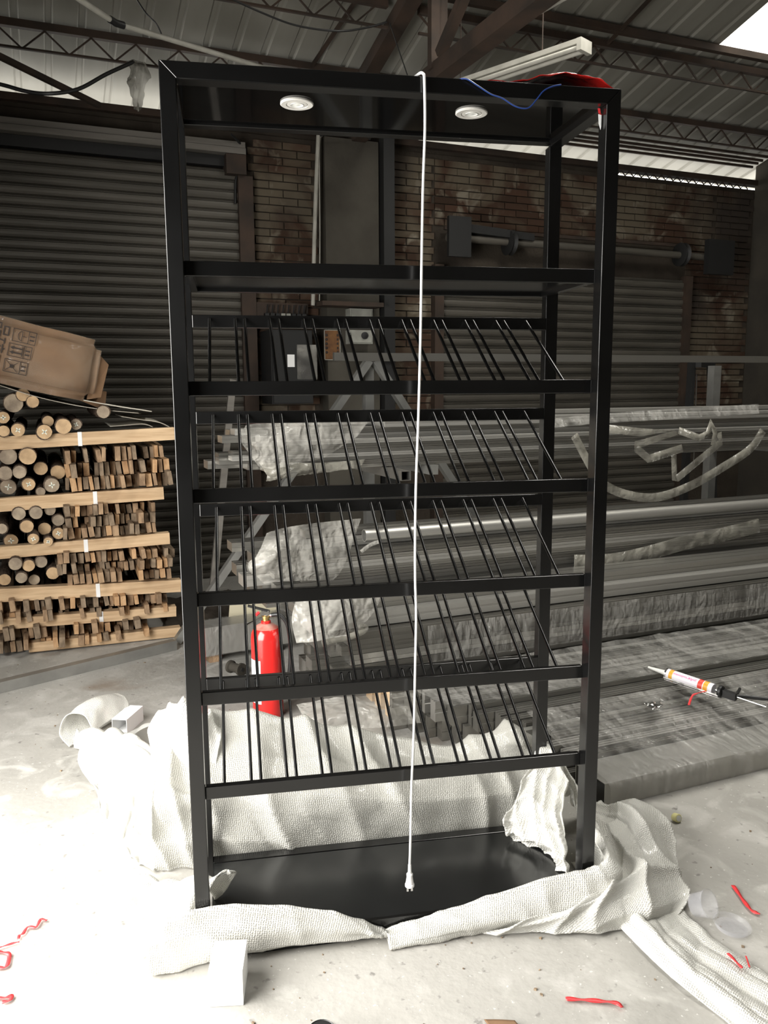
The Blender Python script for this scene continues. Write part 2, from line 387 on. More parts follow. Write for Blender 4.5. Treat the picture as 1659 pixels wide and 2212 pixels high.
# pillar, steel column, eave plate
pl = struct(MB().box(2.32, 2.80, YB-.16, YB, 0, 3.66).build('trim_1', MT['pillar']))
tag(MB().box(2.815, 2.915, YB-.24, YB-.14, 0, 3.95).build('steel_column', MT['dark']), 'black square steel column standing in front of the brick wall beside the concrete pier', 'column')
struct(MB().box(XL-.2, XR+.2, YB-.04, YB+.06, 3.70, 3.752).build('trim_2', MT['steel']))
for x0, x1 in ((XL-.2, 2.9), (2.9, 5.25)):
    MB().box(x0, x1, YB+.02, YB+.2, 3.66, 3.72).build('plate_packing', MT['mortar'], wb)
# zig-zag lattice standing in the open gap under the eave plate at the right
g = MB(); n = 18; xa, xb = 5.3, 7.1
for i in range(n):
    xx = xa+(xb-xa)*i/n; xm = xa+(xb-xa)*(i+.5)/n; xe = xa+(xb-xa)*(i+1)/n
    g.beam((xx, YB, 3.66), (xm, YB, 3.705), .008, .008); g.beam((xm, YB, 3.705), (xe, YB, 3.66), .008, .008)
g.build('gap_lattice', MT['steel'], wb)
# ---- side walls and the wall behind the viewer
def gable(x0, x1, y0, y1): return MB().quadbox([(x0,y0,0),(x1,y0,0),(x1,y1,0),(x0,y1,0),(x0,y0,roofz(y0)-.06),(x1,y0,roofz(y0)-.06),(x1,y1,roofz(y1)-.06),(x0,y1,roofz(y1)-.06)])
struct(gable(XR, XR+.24, YF-.2, YB).build('wall_right', MT['plaster']))
wl = struct(gable(XL-.24, XL, 3.4, YB).build('wall_left', MT['plaster']))
gable(XL-.24, XL, YF-.2, .4).build('pier', MT['plaster'], wl)
m = MB().quadbox([(XL-.24,.4,2.6),(XL,.4,2.6),(XL,3.4,2.6),(XL-.24,3.4,2.6),(XL-.24,.4,roofz(.4)-.06),(XL,.4,roofz(.4)-.06),(XL,3.4,roofz(3.4)-.06),(XL-.24,3.4,roofz(3.4)-.06)])
m.build('lintel', MT['plaster'], wl)
struct(MB().box(XL-.3, XR+.3, YF-.44, YF-.2, 0, roofz(YF)-.06).build('wall_front', MT['plaster']))

# ---- roof: ribbed sheets, one translucent rooflight strip, a second one added for fill light
ceil = bpy.data.objects.new('ceiling', None); col.objects.link(ceil); ceil['kind'] = 'structure'
SW, RP = .86, .215
def roof_profile():
    pr = []
    for k in range(4):
        c = k*RP + RP/2
        pr += [(k*RP, 0), (c-.03, 0), (c-.016, .016), (c+.016, .016), (c+.03, 0)]
    pr.append((SW, 0)); return pr
def roof_mesh(name, y0, y1, m):
    pr = roof_profile(); b = MB()
    for y in (y0, y1):
        for dz in (0, .005):
            for x, z in pr: b.v.append(Vector((x, y, roofz(y)+z+dz)))
    n = len(pr)
    for i in range(n-1):
        b.f.append((i, i+1, 2*n+i+1, 2*n+i)); b.f.append((n+i, n+i+1, 3*n+i+1, 3*n+i))
        b.f.append((i, i+1, n+i+1, n+i)); b.f.append((2*n+i, 2*n+i+1, 3*n+i+1, 3*n+i))
    b.f.append((0, n, 3*n, 2*n)); b.f.append((n-1, 2*n-1, 4*n-1, 3*n-1))
    return b.mesh(name, m)
full = roof_mesh('roof_sheet', 7.52, YF-.5, MT['roof'])
low = roof_mesh('roof_sheet', 7.52, 5.62, MT['roof']); low2 = roof_mesh('roof_sheet', 7.52, 4.6, MT['roof']); high = roof_mesh('roof_sheet', .9, YF-.5, MT['roof'])
mr, nt, b_ = new_mat('translucent_roof_panel')
tl = nt.nodes.new('ShaderNodeBsdfTranslucent'); tl.inputs[0].default_value = (.9, .9, .86, 1)
tr = nt.nodes.new('ShaderNodeBsdfTransparent'); ms = nt.nodes.new('ShaderNodeMixShader'); ms.inputs[0].default_value = .5
nt.links.new(tl.outputs[0], ms.inputs[1]); nt.links.new(tr.outputs[0], ms.inputs[2]); nt.links.new(ms.outputs[0], nt.nodes['Material Output'].inputs['Surface'])
for k in range(-9, 3):
    x = 5.28 + k*SW
    if k == -3:
        obj('roof_sheet', low2, ceil, (x, 0, 0)); obj('roof_sheet', high, ceil, (x, 0, 0))
        struct(obj('window_2_added', roof_mesh('window_2_added', 4.64, .86, mr), None, (x, 0, .008)))  # unseen rooflight, added to go with the fill light on the right
    elif k == 0:
        obj('roof_sheet', low, ceil, (x, 0, 0)); obj('roof_sheet', high, ceil, (x, 0, 0))
        struct(obj('window_1', roof_mesh('window_1', 5.66, .86, mr), None, (x, 0, .008)))
    else: obj('roof_sheet', full, ceil, (x, 0, 0))

# ---- lattice purlins, rafter truss and loose steel under the roof
def purlin(y, x0, x1, label, step=.30, depth=.135):
    t = thing('lattice_purlin', label, 'roof purlin', (x0, y, roofz(y)-.03))
    L_ = x1-x0
    MB().box(0, L_, -.022, .022, -.05, 0).build('top_chord', MT['steel'], t)
    MB().box(0, L_, -.012, .012, -.05-depth, -.036-depth).build('bottom_chord', MT['steel'], t)
    n = int(L_/step); wbm = [MB().beam((0,0,-.05), (step/2,0,-.045-depth), .011, .011).mesh('web_rod', MT['steel']), MB().beam((0,0,-.045-depth), (step/2,0,-.05), .011, .011).mesh('web_rod', MT['steel'])]
    for i in range(n):
        obj('web_rod', wbm[0], t, (i*step, 0, 0)); obj('web_rod', wbm[1], t, (i*step+step/2, 0, 0))
    return t
purlin(6.48, XL+.02, XR-.05, 'zigzag lattice roof purlin closest to the back wall, crossing the whole roof')
purlin(5.73, XL+.05, 2.42, 'zigzag lattice purlin cut off by the picture top left of the king post')
purlin(5.73, 2.66, XR-.05, 'zigzag lattice purlin running right from the king post to the bright rooflight')
t = tag(MB().box(2.7, XR-.05, 5.55, 5.60, roofz(5.57)-.075, roofz(5.57)-.025).build('roof_angle_bar', MT['steel']), 'plain dark roof bar just in front of the rooflight end, without zigzag web', 'roof bar')
for i, (y, lab) in enumerate(((6.80, 'upper one of the paired thin roof bars near the eave'), (6.93, 'lower one of the paired thin roof bars near the eave'))):
    t = thing('roof_angle_bar', lab, 'roof bar', (4.4, y, roofz(y)-.07))
    for j in (0, 1): MB().box(0, XR-4.45, -.01+j*.07, .01+j*.07, -.012-j*.02, .012-j*.02).build('flange', MT['steel'], t)
tr_ = thing('roof_truss', 'heavy dark steel roof truss with king post above the rack', 'truss', (2.55, 5.34, 3.6))
def rel(p, t): return Vector(p)-Vector(t.location)
MB().beam(rel((2.52, 6.95, roofz(6.95)-.12), tr_), rel((2.52, -3.9, roofz(-3.9)-.12), tr_), .11, .10).build('rafter', MT['steel'], tr_)
MB().beam(rel((2.62, 6.95, 3.70), tr_), rel((2.62, -3.9, 3.63), tr_), .12, .11).build('bottom_chord', MT['steel'], tr_)
MB().box(-.005, .055, -.06, .0, .10, .70).build('king_post', MT['steel'], tr_)
MB().box(.06, .12, -.045, .015, .12, .70).build('king_post', MT['steel'], tr_)
MB().beam(rel((2.57, 5.2, 3.76), tr_), rel((2.57, 3.9, roofz(3.9)-.18), tr_), .06, .06).build('strut', MT['steel'], tr_)
a, b = aty(0, 122, 6.2), aty(215, 228, 6.55)
d = (a-b).normalized()
tag(MB().beam(b, a+d*.55, .035, .035).build('brace_rod', MT['steel']), 'dark diagonal steel brace bar crossing the bright eave at far left', 'brace bar')
for i, (p, q, lab) in enumerate((((662, 160), (770, 0), 'thin dark tie rod running up the roof left of the truss'), ((1250, 160), (1402, 0), 'thin dark tie rod running up the roof beside the lamp end'))):
    P, Q = atroof(*p, .06), atroof(*q, .06); d = (Q-P).normalized()
    tag(MB().beam(P-d*.5, Q+d*2.0, .022, .022).build('tie_rod', MT['steel']), lab, 'tie rod')

# ---- roller shutters
def slat_mesh(length, pitch):
    p = pitch
    poly = [(0, 0), (-.006, .004), (-.016, p*.25), (-.018, p*.45), (-.016, p*.66), (.006, p*.70), (-.002, p*.77), (-.002, p*.81), (.007, p*.86), (-.001, p*.92), (.006, p-.001), (.012, p-.001), (.012, 0)]
    return MB().prism(poly, 0, length, 'x').mesh('slat', MT['shutter'])
def shutter(name, x0, x1, z1, pitch, y):
    d = bpy.data.objects.new(name, None); col.objects.link(d); d.location = (x0, y, 0); d['kind'] = 'structure'
    sm = slat_mesh(x1-x0, pitch)
    for i in range(int(z1/pitch)): obj('slat', sm, d, (0, 0, i*pitch))
    return d
SX = XL+.05; SL = 1.60-SX
d1 = shutter('door_1', SX, 1.60, 3.36, .078, YB-.05)
MB().box(SL, SL+.12, -.06, .03, 0, 3.3).build('guide_rail', MT['steel'], d1)
MB().box(0, SL+.06, -.10, .05, 3.455, 3.50).build('head_rail', MT['shutter_trim'], d1)
MB().box(0, SL+.06, -.085, .05, 3.505, 3.55).build('head_rail', MT['shutter_trim'], d1)
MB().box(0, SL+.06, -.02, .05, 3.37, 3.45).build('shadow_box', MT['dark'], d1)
MB().box(SL-.1, SL+.06, -.10, .04, 3.30, 3.45).build('bracket', MT['steel'], d1)
d2 = shutter('door_2', 3.46, 6.24, 2.72, .0865, YB-.05)
MB().box(-.09, 0, -.05, .04, 0, 2.7).build('guide_rail', MT['steel'], d2); MB().box(2.78, 2.87, -.05, .04, 0, 2.72).build('guide_rail', MT['steel'], d2)
MB().tube([(-.02, -.14, 2.92), (3.0, -.14, 2.90)], .035, 12).build('roller_shaft', MT['shutter'], d2, True)
MB().box(-.06, .16, -.26, -.22, 2.74, 3.08).build('bracket_plate', MT['dark'], d2)
MB().box(2.86, 3.2, -.26, -.2, 2.72, 3.06).build('bracket_plate', MT['dark'], d2)
for xx in (.62, 2.62):
    M_ = Matrix.Translation((xx, -.14, 2.91)) @ Matrix.Rotation(PI/2, 4, 'Y')
    MB().lathe([(.10, -.03), (.115, -.025), (.09, 0), (.115, .025), (.10, .03)], 18, M_).build('spring_drum', MT['dark'], d2, True)
MB().prism([(.05, 2.97), (.45, 2.95), (.85, 2.93), (.85, 2.99), (.45, 3.02), (.05, 3.04)], -.2, -.1, 'y').build('tensioner', MT['dark'], d2)
MB().box(0, 2.8, -.06, -.03, 3.0, 3.03).build('curtain_edge', MT['steel'], d2)

# ---- things fixed to the back wall
pts = [aty(688, 285, 6.80), aty(683, 400, 6.80), aty(679, 520, 6.80), aty(676, 660, 6.80)]
t = tag(MB().tube(pts, .018, 10).build('conduit_pipe', MT['pipe'], None, True), 'pale vertical conduit pipe on the concrete pier', 'pipe')
pts = smooth_path([aty(697, 292, 6.80), aty(690, 320, 6.80), aty(691, 500, 6.80), aty(690, 650, 6.80)], 6)
tag(MB().tube(pts, .005, 6).build('wall_cable', MT['pipe']), 'thin pale cable hanging beside the conduit pipe', 'cable')
pts = smooth_path([aty(692, 292, 6.78), aty(720, 286, 6.7), aty(770, 285, 6.7), aty(800, 300, 6.72)], 6)
tag(MB().tube(pts, .012, 6).build('wall_cable', MT['dark']), 'black cable arching along the top of the concrete pier', 'cable')
pts = smooth_path([aty(500, 290, 6.78), aty(524, 320, 6.9), aty(524, 360, 6.92), aty(510, 385, 6.92), aty(508, 440, 6.92)], 6)
tag(MB().tube(pts, .01, 6).build('wall_cable', MT['dark']), 'dark cable drooping from the shutter head rail end', 'cable')
P = aty(560, 690, 6.9); Q = aty(665, 655, 6.9)
sb = thing('switch_board', 'dark board of knife switches behind the top rack tier', 'switch board', (P.x, 6.9, P.z-.06))
wd = Q.x-P.x
MB().box(-.05, wd, 0, .06, 0, .2).build('backboard', MT['steel'], sb)
for i in range(8):
    x = .04+i*(wd-.06)/8
    MB().box(x, x+.035, -.05, .0, .03, .11).build('switch', MT['meter'] if i in (3, 4) else MT['dark'], sb)
    MB().tube([(x+.017, -.03, .11), (x+.022, -.05, .18)], .006, 6).build('switch_lever', MT['dark'], sb)
P = aty(570, 715, 6.85); Q = aty(660, 820, 6.85)
cb = thing('control_cabinet', 'black electrical cabinet under the switch board with white label', 'cabinet', (P.x, 6.62, Q.z-.2))
hh = P.z-Q.z+.2; ww = Q.x-P.x
MB().box(0, ww, .02, .36, 0, hh).build('body', MT['dark'], cb); MB().box(.01, ww-.01, 0, .02, .01, hh-.01).build('door', MT['dark'], cb)
MB().box(.13, .19, -.004, 0, .30, .40).build('sticker', MT['paper'], cb)
MB().box(.21, .38, -.012, 0, .2, .48).build('clear_pocket', MT['film'], cb)
P = aty(700, 712, 6.82); Q = aty(736, 778, 6.82)
nb = thing('warning_notice', 'rusty yellow notice with blurred black lettering on the pier', 'notice', (P.x, 6.825, Q.z))
ww, hh = Q.x-P.x, P.z-Q.z
MB().box(0, ww, 0, .012, 0, hh).build('plate', MT['notice'], nb)
fr = MB()
for (a0, a1, b0, b1) in ((0, ww, hh-.006, hh), (0, ww, 0, .006), (0, .006, 0, hh), (ww-.006, ww, 0, hh)): fr.box(a0, a1, -.004, 0, b0, b1)
fr.build('frame', MT['meter'], nb)
for i in range(5):
    z = hh-.045-i*.036
    MB().lathe([(.006, -.003), (.012, 0), (.006, .003)], 10, Matrix.Translation((.022, -.003, z)) @ Matrix.Rotation(PI/2, 4, 'X')).build('letter', MT['ink'], nb)
    MB().box(ww-.032, ww-.018, -.004, 0, z-.008, z+.01).build('letter', MT['ink'], nb)
for (p0, p1, lab, dial) in (((748, 668), (797, 690), 'pale meter box just above the top tier back rail', False), ((748, 714), (797, 744), 'pale meter box with round dial below the back rail', True), ((757, 763), (862, 781), 'long pale meter box low on the brick beside the trestle top', False)):
    P, Q = aty(*p0, 6.82), aty(*p1, 6.82)
    mb_ = thing('meter_box', lab, 'meter box', (P.x, 6.72, Q.z))
    ww, hh = Q.x-P.x, P.z-Q.z
    MB().box(0, ww, .01, .12, 0, hh).build('body', MT['meter'], mb_); MB().box(.012, ww-.012, 0, .01, .012, hh-.012).build('cover', MT['meter'], mb_)
    if dial: MB().lathe([(.03, 0), (.03, .012), (.018, .016)], 16, Matrix.Translation((ww*.62, .0, hh*.6)) @ Matrix.Rotation(PI/2, 4, 'X')).build('dial', MT['dark'], mb_, True)
P = aty(682, 655, 6.8); Q = aty(812, 662, 6.8)
tag(MB().box(P.x, Q.x, 6.62, 6.82, Q.z-.02, Q.z+.015).build('wall_shelf', MT['steel']), 'narrow dark shelf board across the concrete pier', 'shelf')

# ================================================================== THE DISPLAY RACK
W_, H_, D_, PW = 1.2, 2.398, .443, .04
rack = thing('display_rack', 'tall black metal display rack with slanted rod tiers and two downlights', 'display rack', rw(0, 0, 0), -RK)
def rpart(mb, name, m='rack', parent=None, smooth=False): return mb.build(name, MT[m], parent or rack, smooth)
def bev(o, wdt=.0018):
    m = o.modifiers.new('bevel', 'BEVEL'); m.width = wdt; m.segments = 2; m.limit_method = 'ANGLE'; return o
PD = .05
for y0, y1 in ((0, PD), (D_-PW, D_)):                       # mitred portal frames, front and rear
    bev(rpart(MB().prism([(0, 0), (PW, 0), (PW, H_-PW), (0, H_)], y0, y1), 'post'))
    bev(rpart(MB().prism([(W_, 0), (W_-PW, 0), (W_-PW, H_-PW), (W_, H_)], y0, y1), 'post'))
    tb = PW if y0 == 0 else .029
    bev(rpart(MB().prism([(.0006, H_), (tb+.0004, H_-tb), (W_-tb-.0004, H_-tb), (W_-.0006, H_)], y0+.0002, y1-.0002), 'top_bar'))
for x0 in (0, W_-PW):
    bev(rpart(MB().box(x0, x0+PW, PD, D_-PW, H_-PW, H_), 'top_side_bar'))
rpart(MB().box(PW, W_-PW, PD, D_-PW, H_-.021, H_-.008), 'canopy_panel', 'canopy')
for lx, ly in ((.349, .19), (.839, .185)):
    M_ = Matrix.Translation((lx, ly, H_-.021)) @ Matrix.Rotation(PI, 4, 'X')
    dl = rpart(MB().lathe([(.029, 0), (.045, 0), (.0455, .004), (.043, .006), (.030, .0055), (.029, .003)], 36, M_), 'downlight', 'lampwhite', None, True)
    MB().lathe([(.018, .004), (.0275, .002), (.0275, .0050), (.019, .0056), (.0178, .004)], 32, M_).build('lamp_ring', MT['lampwhite'], dl, True)
    MB().lathe([(.0005, .002), (.0175, .002), (.0175, .0065), (.013, .0045), (.006, .0055), (.0005, .006)], 28, M_).build('reflector', MT['nozzle'], dl, True)
ZF1 = 1.936
bev(rpart(MB().box(PW, W_-PW, .042, .062, ZF1-.038, ZF1), 'shelf_rail')); bev(rpart(MB().box(PW, W_-PW, D_-PW, D_-PW+.02, ZF1-.038, ZF1), 'shelf_rail'))
for x0 in (PW, W_-PW-.02): rpart(MB().box(x0, x0+.02, .062, D_-PW, ZF1-.038, ZF1), 'shelf_side_rail')
rpart(MB().box(PW+.02, W_-PW-.02, .062, D_-PW, ZF1-.026, ZF1-.012), 'shelf_panel')
ZF = [1.631, 1.347, 1.063, .781, .503]; ZB = [1.831, 1.542, 1.256, .973, .690]
RX = [.092] + sum(([.182+.1026*i-.0137, .182+.1026*i+.0137] for i in range(9)), []) + [1.091]
for zf, zb in zip(ZF, ZB):
    bev(rpart(MB().box(PW, W_-PW, .042, .062, zf-.038, zf), 'front_rail'))
    bev(rpart(MB().box(PW, W_-PW, D_-PW, D_-PW+.02, zb-.038, zb), 'back_rail'))
    rm = MB().tube([(0, D_-PW-.003, zb-.012), (0, .066, zf-.012)], .0048, 10).mesh('rod', MT['rod'], True)
    for x in RX: obj('rod', rm, rack, (x, 0, 0))
rpart(MB().box(PW, W_-PW, .0005, .012, .002, .06), 'base_front')
rpart(MB().box(PW, W_-PW, .012, D_-.055, .048, .06), 'base_panel', 'rack_gloss')
bev(rpart(MB().box(PW, W_-PW, D_-.052, D_-.012, .002, .062), 'base_rear_rail'))
for x0 in (PW, W_-PW-.03): rpart(MB().box(x0, x0+.03, .012, D_-.055, .002, .048), 'base_side_rail')

# ---- things hanging on and lying on the rack
cpx = [(906,172),(909,160),(915,166),(917,185),(918,280),(914,400),(911,560),(909,700),(906,830),(903,930),(899,1040),(897,1150),(897,1250),(899,1330),(897,1440),(894,1580),(889,1700),(887,1800),(885,1870)]
cp = [atrk(x, y, -.012) for x, y in cpx]
cp[0] = Vector((cp[0].x-.03, .2, H_+.006)); cp[1] = Vector((cp[1].x-.005, .03, H_+.008)); cp[2] = Vector((cp[2].x, -.006, H_+.004))
pc = thing('power_cord', 'white power cord hanging over the rack front with a two pin plug', 'power cord', rw(0, 0, 0), -RK)
MB().tube(smooth_path(cp, 8), .0036, 10).build('cord', MT['cordwhite'], pc, True)
e = cp[-1]; M_ = Matrix.Translation(e) @ Matrix.Rotation(PI, 4, 'X')
pg = MB().lathe([(.0045, -.004), (.0055, .022), (.0095, .026), (.0095, .030), (.0085, .033), (.0115, .052), (.0115, .056), (.0138, .058), (.0138, .064), (.0115, .066)], 20, M_).build('plug', MT['cordwhite'], pc, True)
for dx in (-.0063, .0063): MB().box(e.x+dx-.003, e.x+dx+.003, e.y-.0009, e.y+.0009, e.z-.081, e.z-.064).build('pin', MT['chrome'], pg)
# red plastic wrap lying on the rack top
rows = []
for v in range(4):
    y = .02+.11*v
    xs = [.80, .90, .98, 1.04, 1.10, 1.15, 1.19]; hs = [.006, .014, .045, .066, .064, .050, .006]
    k = (.55, 1.0, .95, .3)[v]
    rows.append([(x, y, H_+max(.004, h*k)) for x, h in zip(xs, hs)])
rb_ = sheet('red_plastic_wrap', rows, MT['redbag'], 40, 26, .006, 22, 3, None, .002, rw)
tag(rb_, 'crumpled red plastic wrap lying on the right end of the rack top', 'plastic wrap')
for z_ in rb_.data.vertices:
    if z_.co.z < H_+.003: z_.co.z = H_+.003
bw = [atrk(x, y, -.008) for x, y in [(985,166),(1005,170),(1030,184),(1060,203),(1085,212),(1110,228),(1130,234),(1145,231),(1160,214),(1175,196),(1195,186),(1212,183)]]
bw[0] = Vector((bw[0].x, .03, H_+.003))
tag(MB().tube([rw(*p) for p in smooth_path(bw, 6)], .0018, 6).build('blue_wire', MT['blue'], None, True), 'thin blue wire looping over the rack top bar', 'wire')
p0, p1, p2 = (atrk(1293, 238, .045), atrk(1297, 262, .045), atrk(1296, 285, .045))
tg = thing('paper_tag', 'small red and white tag hanging inside the top right corner of the rack', 'tag')
MB().ribbon([rw(p0.x-.006, .03, p0.z), rw(p0.x-.004, .03, p0.z-.012), rw(p1.x-.006, .028, p1.z+.01)], Vector((_ca, -_sa, 0)), .007).build('red_string', MT['red'], tg)
MB().prism([(1.148, p1.z+.012), (1.157, p1.z+.010), (1.157, p1.z-.02), (1.1555, p2.z), (1.150, p1.z-.012)], .026, .0268).build('tag_card', MT['paper'], tg)
for ch in tg.children:
    if ch.name.startswith('tag_card'):
        for v in ch.data.vertices: v.co = rw(*v.co)

# ================================================================== FLOOR-STANDING AND LYING THINGS
# ---- fire extinguisher
P = atz(580, 1543)
fx = thing('fire_extinguisher', 'red fire extinguisher with black hose standing behind the rack', 'fire extinguisher', P, math.radians(-20))
MB().lathe([(.070, 0), (.075, .008), (.076, .03), (.076, .40), (.072, .425), (.060, .448), (.040, .464), (.024, .470)], 32).build('cylinder', MT['extred'], fx, True)
MB().lathe([(.0605, .4484), (.041, .4648), (.025, .4708), (.022, .472)], 32).build('dust_film', MT['dust'], fx, True)
MB().lathe([(.024, .466), (.024, .482), (.021, .484)], 20).build('neck_ring', MT['extred'], fx, True)
vv = MB().lathe([(.017, .482), (.017, .495), (.020, .497), (.020, .508), (.012, .510), (.012, .522)], 16).build('valve', MT['brass'], fx, True)
MB().tube([(.012, 0, .510), (.035, -.01, .512)], .007, 8).build('hose_nipple', MT['chrome'], vv, True)
MB().beam((.02, 0, .530), (-.085, -.01, .562), .022, .008).build('lever', MT['rubber'], fx)
MB().beam((.02, 0, .518), (-.10, -.012, .462), .022, .006).build('carry_handle', MT['chrome'], fx)
MB().box(-.02, .018, -.012, .012, .512, .535).build('valve_body', MT['chrome'], fx)
MB().tube([(-.03, -.02, .53), (-.045, -.03, .52)], .008, 8).build('safety_pin', MT['red'], fx)
hp = smooth_path([(.03, -.01, .513), (.07, -.02, .515), (.105, -.02, .47), (.118, -.015, .38), (.116, -.01, .28), (.108, -.01, .20)], 8)
hs = MB().tube(hp, .0105, 10).build('hose', MT['rubber'], fx, True)
MB().tube([(.108, -.01, .21), (.104, -.01, .13)], [.013, .015], 10).build('nozzle', MT['rubber'], hs, True)
lb = MB()
for k in range(8):
    a0 = math.radians(195+k*7); a1 = math.radians(202+k*7); r = .0768
    b0 = len(lb.v)
    lb.v += [Vector((r*math.cos(a0), r*math.sin(a0), .08)), Vector((r*math.cos(a1), r*math.sin(a1), .08)), Vector((r*math.cos(a1), r*math.sin(a1), .30)), Vector((r*math.cos(a0), r*math.sin(a0), .30))]
    lb.f.append((b0, b0+1, b0+2, b0+3))
lb.build('label_sticker', MT['label'], fx)

# ---- bubble wrap
def wrap(label, rows, nu, nv, amp, fs, seed, m='bubble', thick=.004, floor=.004, ridged=False, folds=()):
    o = sheet('bubble_wrap', rows, MT[m], nu, nv, amp, fs, seed, floor, thick, rw, None, ridged, folds)
    return tag(o, label, 'bubble wrap')
X7 = [-.16, 0, .28, .58, .92, 1.18, 1.28]
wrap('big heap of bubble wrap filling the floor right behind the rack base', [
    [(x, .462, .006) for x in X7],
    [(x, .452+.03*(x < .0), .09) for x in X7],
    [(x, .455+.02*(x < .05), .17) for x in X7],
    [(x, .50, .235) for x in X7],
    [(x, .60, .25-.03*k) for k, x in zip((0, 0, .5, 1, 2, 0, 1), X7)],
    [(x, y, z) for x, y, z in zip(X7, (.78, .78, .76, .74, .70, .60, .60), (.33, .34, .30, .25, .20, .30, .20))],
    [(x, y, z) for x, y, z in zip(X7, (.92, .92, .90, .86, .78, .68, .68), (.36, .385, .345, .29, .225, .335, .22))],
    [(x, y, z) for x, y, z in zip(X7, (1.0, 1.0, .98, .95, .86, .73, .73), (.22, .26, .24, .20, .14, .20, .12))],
    [(x, y, .006) for x, y in zip(X7, (1.08, 1.08, 1.06, 1.02, .93, .78, .76))]], 170, 120, .016, 5.0, 1, 'bubble_heap_dimmed', folds=(('u', 9, .035, 1.5), ('v', 4, .02, .8)))
wrap('upright folded bubble wrap standing behind the left front post', [
    [(-.14, .78, .006), (-.10, .72, .006), (-.02, .66, .006), (.04, .64, .006)],
    [(-.17, .80, .14), (-.12, .70, .14), (-.03, .62, .13), (.045, .61, .12)],
    [(-.19, .86, .30), (-.13, .76, .33), (-.03, .68, .32), (.05, .66, .26)],
    [(-.16, .92, .385), (-.10, .88, .43), (0, .84, .43), (.07, .80, .34)],
    [(-.12, .98, .30), (-.08, .96, .34), (.01, .93, .33), (.08, .90, .27)]], 60, 70, .014, 6.5, 4, folds=(('u', 4, .03, .9), ('v', 3, .018, .5)))
wrap('rumpled bubble wrap spread on the bright floor left of the rack', [
    [(-.60, 1.52, .01), (-.40, 1.42, .02), (-.24, 1.24, .02), (-.10, 1.02, .01)],
    [(-.58, 1.50, .10), (-.38, 1.38, .13), (-.22, 1.18, .12), (-.09, .96, .09)],
    [(-.55, 1.40, .12), (-.36, 1.26, .15), (-.20, 1.06, .13), (-.08, .86, .10)],
    [(-.52, 1.26, .03), (-.34, 1.12, .04), (-.20, .94, .05), (-.08, .74, .05)],
    [(-.44, 1.10, .01), (-.30, .94, .01), (-.22, .76, .02), (-.12, .60, .03)],
    [(-.40, .92, .008), (-.30, .72, .008), (-.24, .56, .01), (-.16, .46, .02)]], 110, 110, .012, 6.0, 6, folds=(('u', 5, .03, 1.6), ('v', 5, .022, 1.0)))
wrap('rolled curl of bubble wrap beside the small white box', [
    [(-.62, 1.54, .012), (-.55, 1.66, .012), (-.47, 1.80, .012)],
    [(-.67, 1.58, .06), (-.59, 1.70, .07), (-.50, 1.84, .06)],
    [(-.64, 1.62, .13), (-.56, 1.74, .15), (-.47, 1.88, .12)],
    [(-.56, 1.62, .12), (-.49, 1.74, .14), (-.41, 1.86, .11)],
    [(-.52, 1.58, .05), (-.46, 1.70, .06), (-.38, 1.80, .05)]], 44, 44, .005, 9.0, 8, folds=(('u', 2.5, .004, .6),))
wrap('thin clear flap of bubble wrap peeling up in front of the small white box', [
    [(-.40, 1.58, .006), (-.28, 1.50, .006), (-.16, 1.40, .006)],
    [(-.37, 1.52, .06), (-.25, 1.44, .13), (-.13, 1.34, .12)],
    [(-.34, 1.44, .08), (-.23, 1.38, .15), (-.12, 1.28, .12)]], 30, 24, .012, 7.0, 9, 'bubble_thin', .003)
wrap('torn bubble wrap flaps poking out around the foot of the left front post', [
    [(-.20, .42, .006), (-.10, .34, .01), (0, .24, .065), (.07, .20, .068)],
    [(-.19, .34, .08), (-.10, .26, .10), (.0, .20, .12), (.085, .18, .10)],
    [(-.17, .22, .09), (-.08, .16, .13), (.02, .13, .17), (.11, .16, .17)],
    [(-.15, .12, .03), (-.07, .06, .06), (-.012, .07, .09), (-.01, .12, .16)]], 60, 60, .010, 9.0, 11, folds=(('u', 4, .022, 1.0), ('v', 3, .014, .5)))
xs = (-.13, -.06, .05, .20, .36, .47, .545)
hl = (.12, .16, .17, .155, .12, .075, .03)
wrap('bubble wrap tucked along the left half of the rack base front', [
    [(x, .0-.02*(i < 2), .010) for i, x in enumerate(xs)],
    [(x, -.022-.02*(i < 2), .012+.02*(x > .1)) for i, x in enumerate(xs)],
    [(x, -.034-.02*(i < 2), h*.45+.012) for i, (x, h) in enumerate(zip(xs, hl))],
    [(x, -.030-.02*(i < 2), h*.8) for i, (x, h) in enumerate(zip(xs, hl))],
    [(x, -.020-.02*(i < 2), h) for i, (x, h) in enumerate(zip(xs, hl))],
    [(x, -.006, h-.006) for x, h in zip(xs, hl)]], 110, 50, .003, 9.0, 13, folds=(('v', 2.5, .010, 1.2), ('u', 7, .006, .8)))
rp = [(.545,0,0,-1),(.66,0,0,-1),(.80,0,0,-1),(.95,0,0,-1),(1.08,-.004,0,-1),(1.17,-.008,.15,-1),(1.225,.0,.7,-.7),(1.24,.07,1,-.1),(1.238,.16,1,0),(1.235,.25,1,0)]; hs = (.030,.055,.085,.120,.150,.165,.175,.19,.205,.215)
wrap('bubble wrap roll along the right half of the base front, rounding the right post', [
    [(x+nx*d, y+ny*d, z if k < 2 else h*z) for (x, y, nx, ny), h in zip(rp, hs)] for k, (d, z) in enumerate(((-.0, .006), (.045, .012), (.065, .45), (.05, .8), (.022, 1.0), (.008, .92)))], 150, 50, .004, 9.0, 14, folds=(('v', 2.5, .014, 1.4), ('u', 10, .008, .9)))
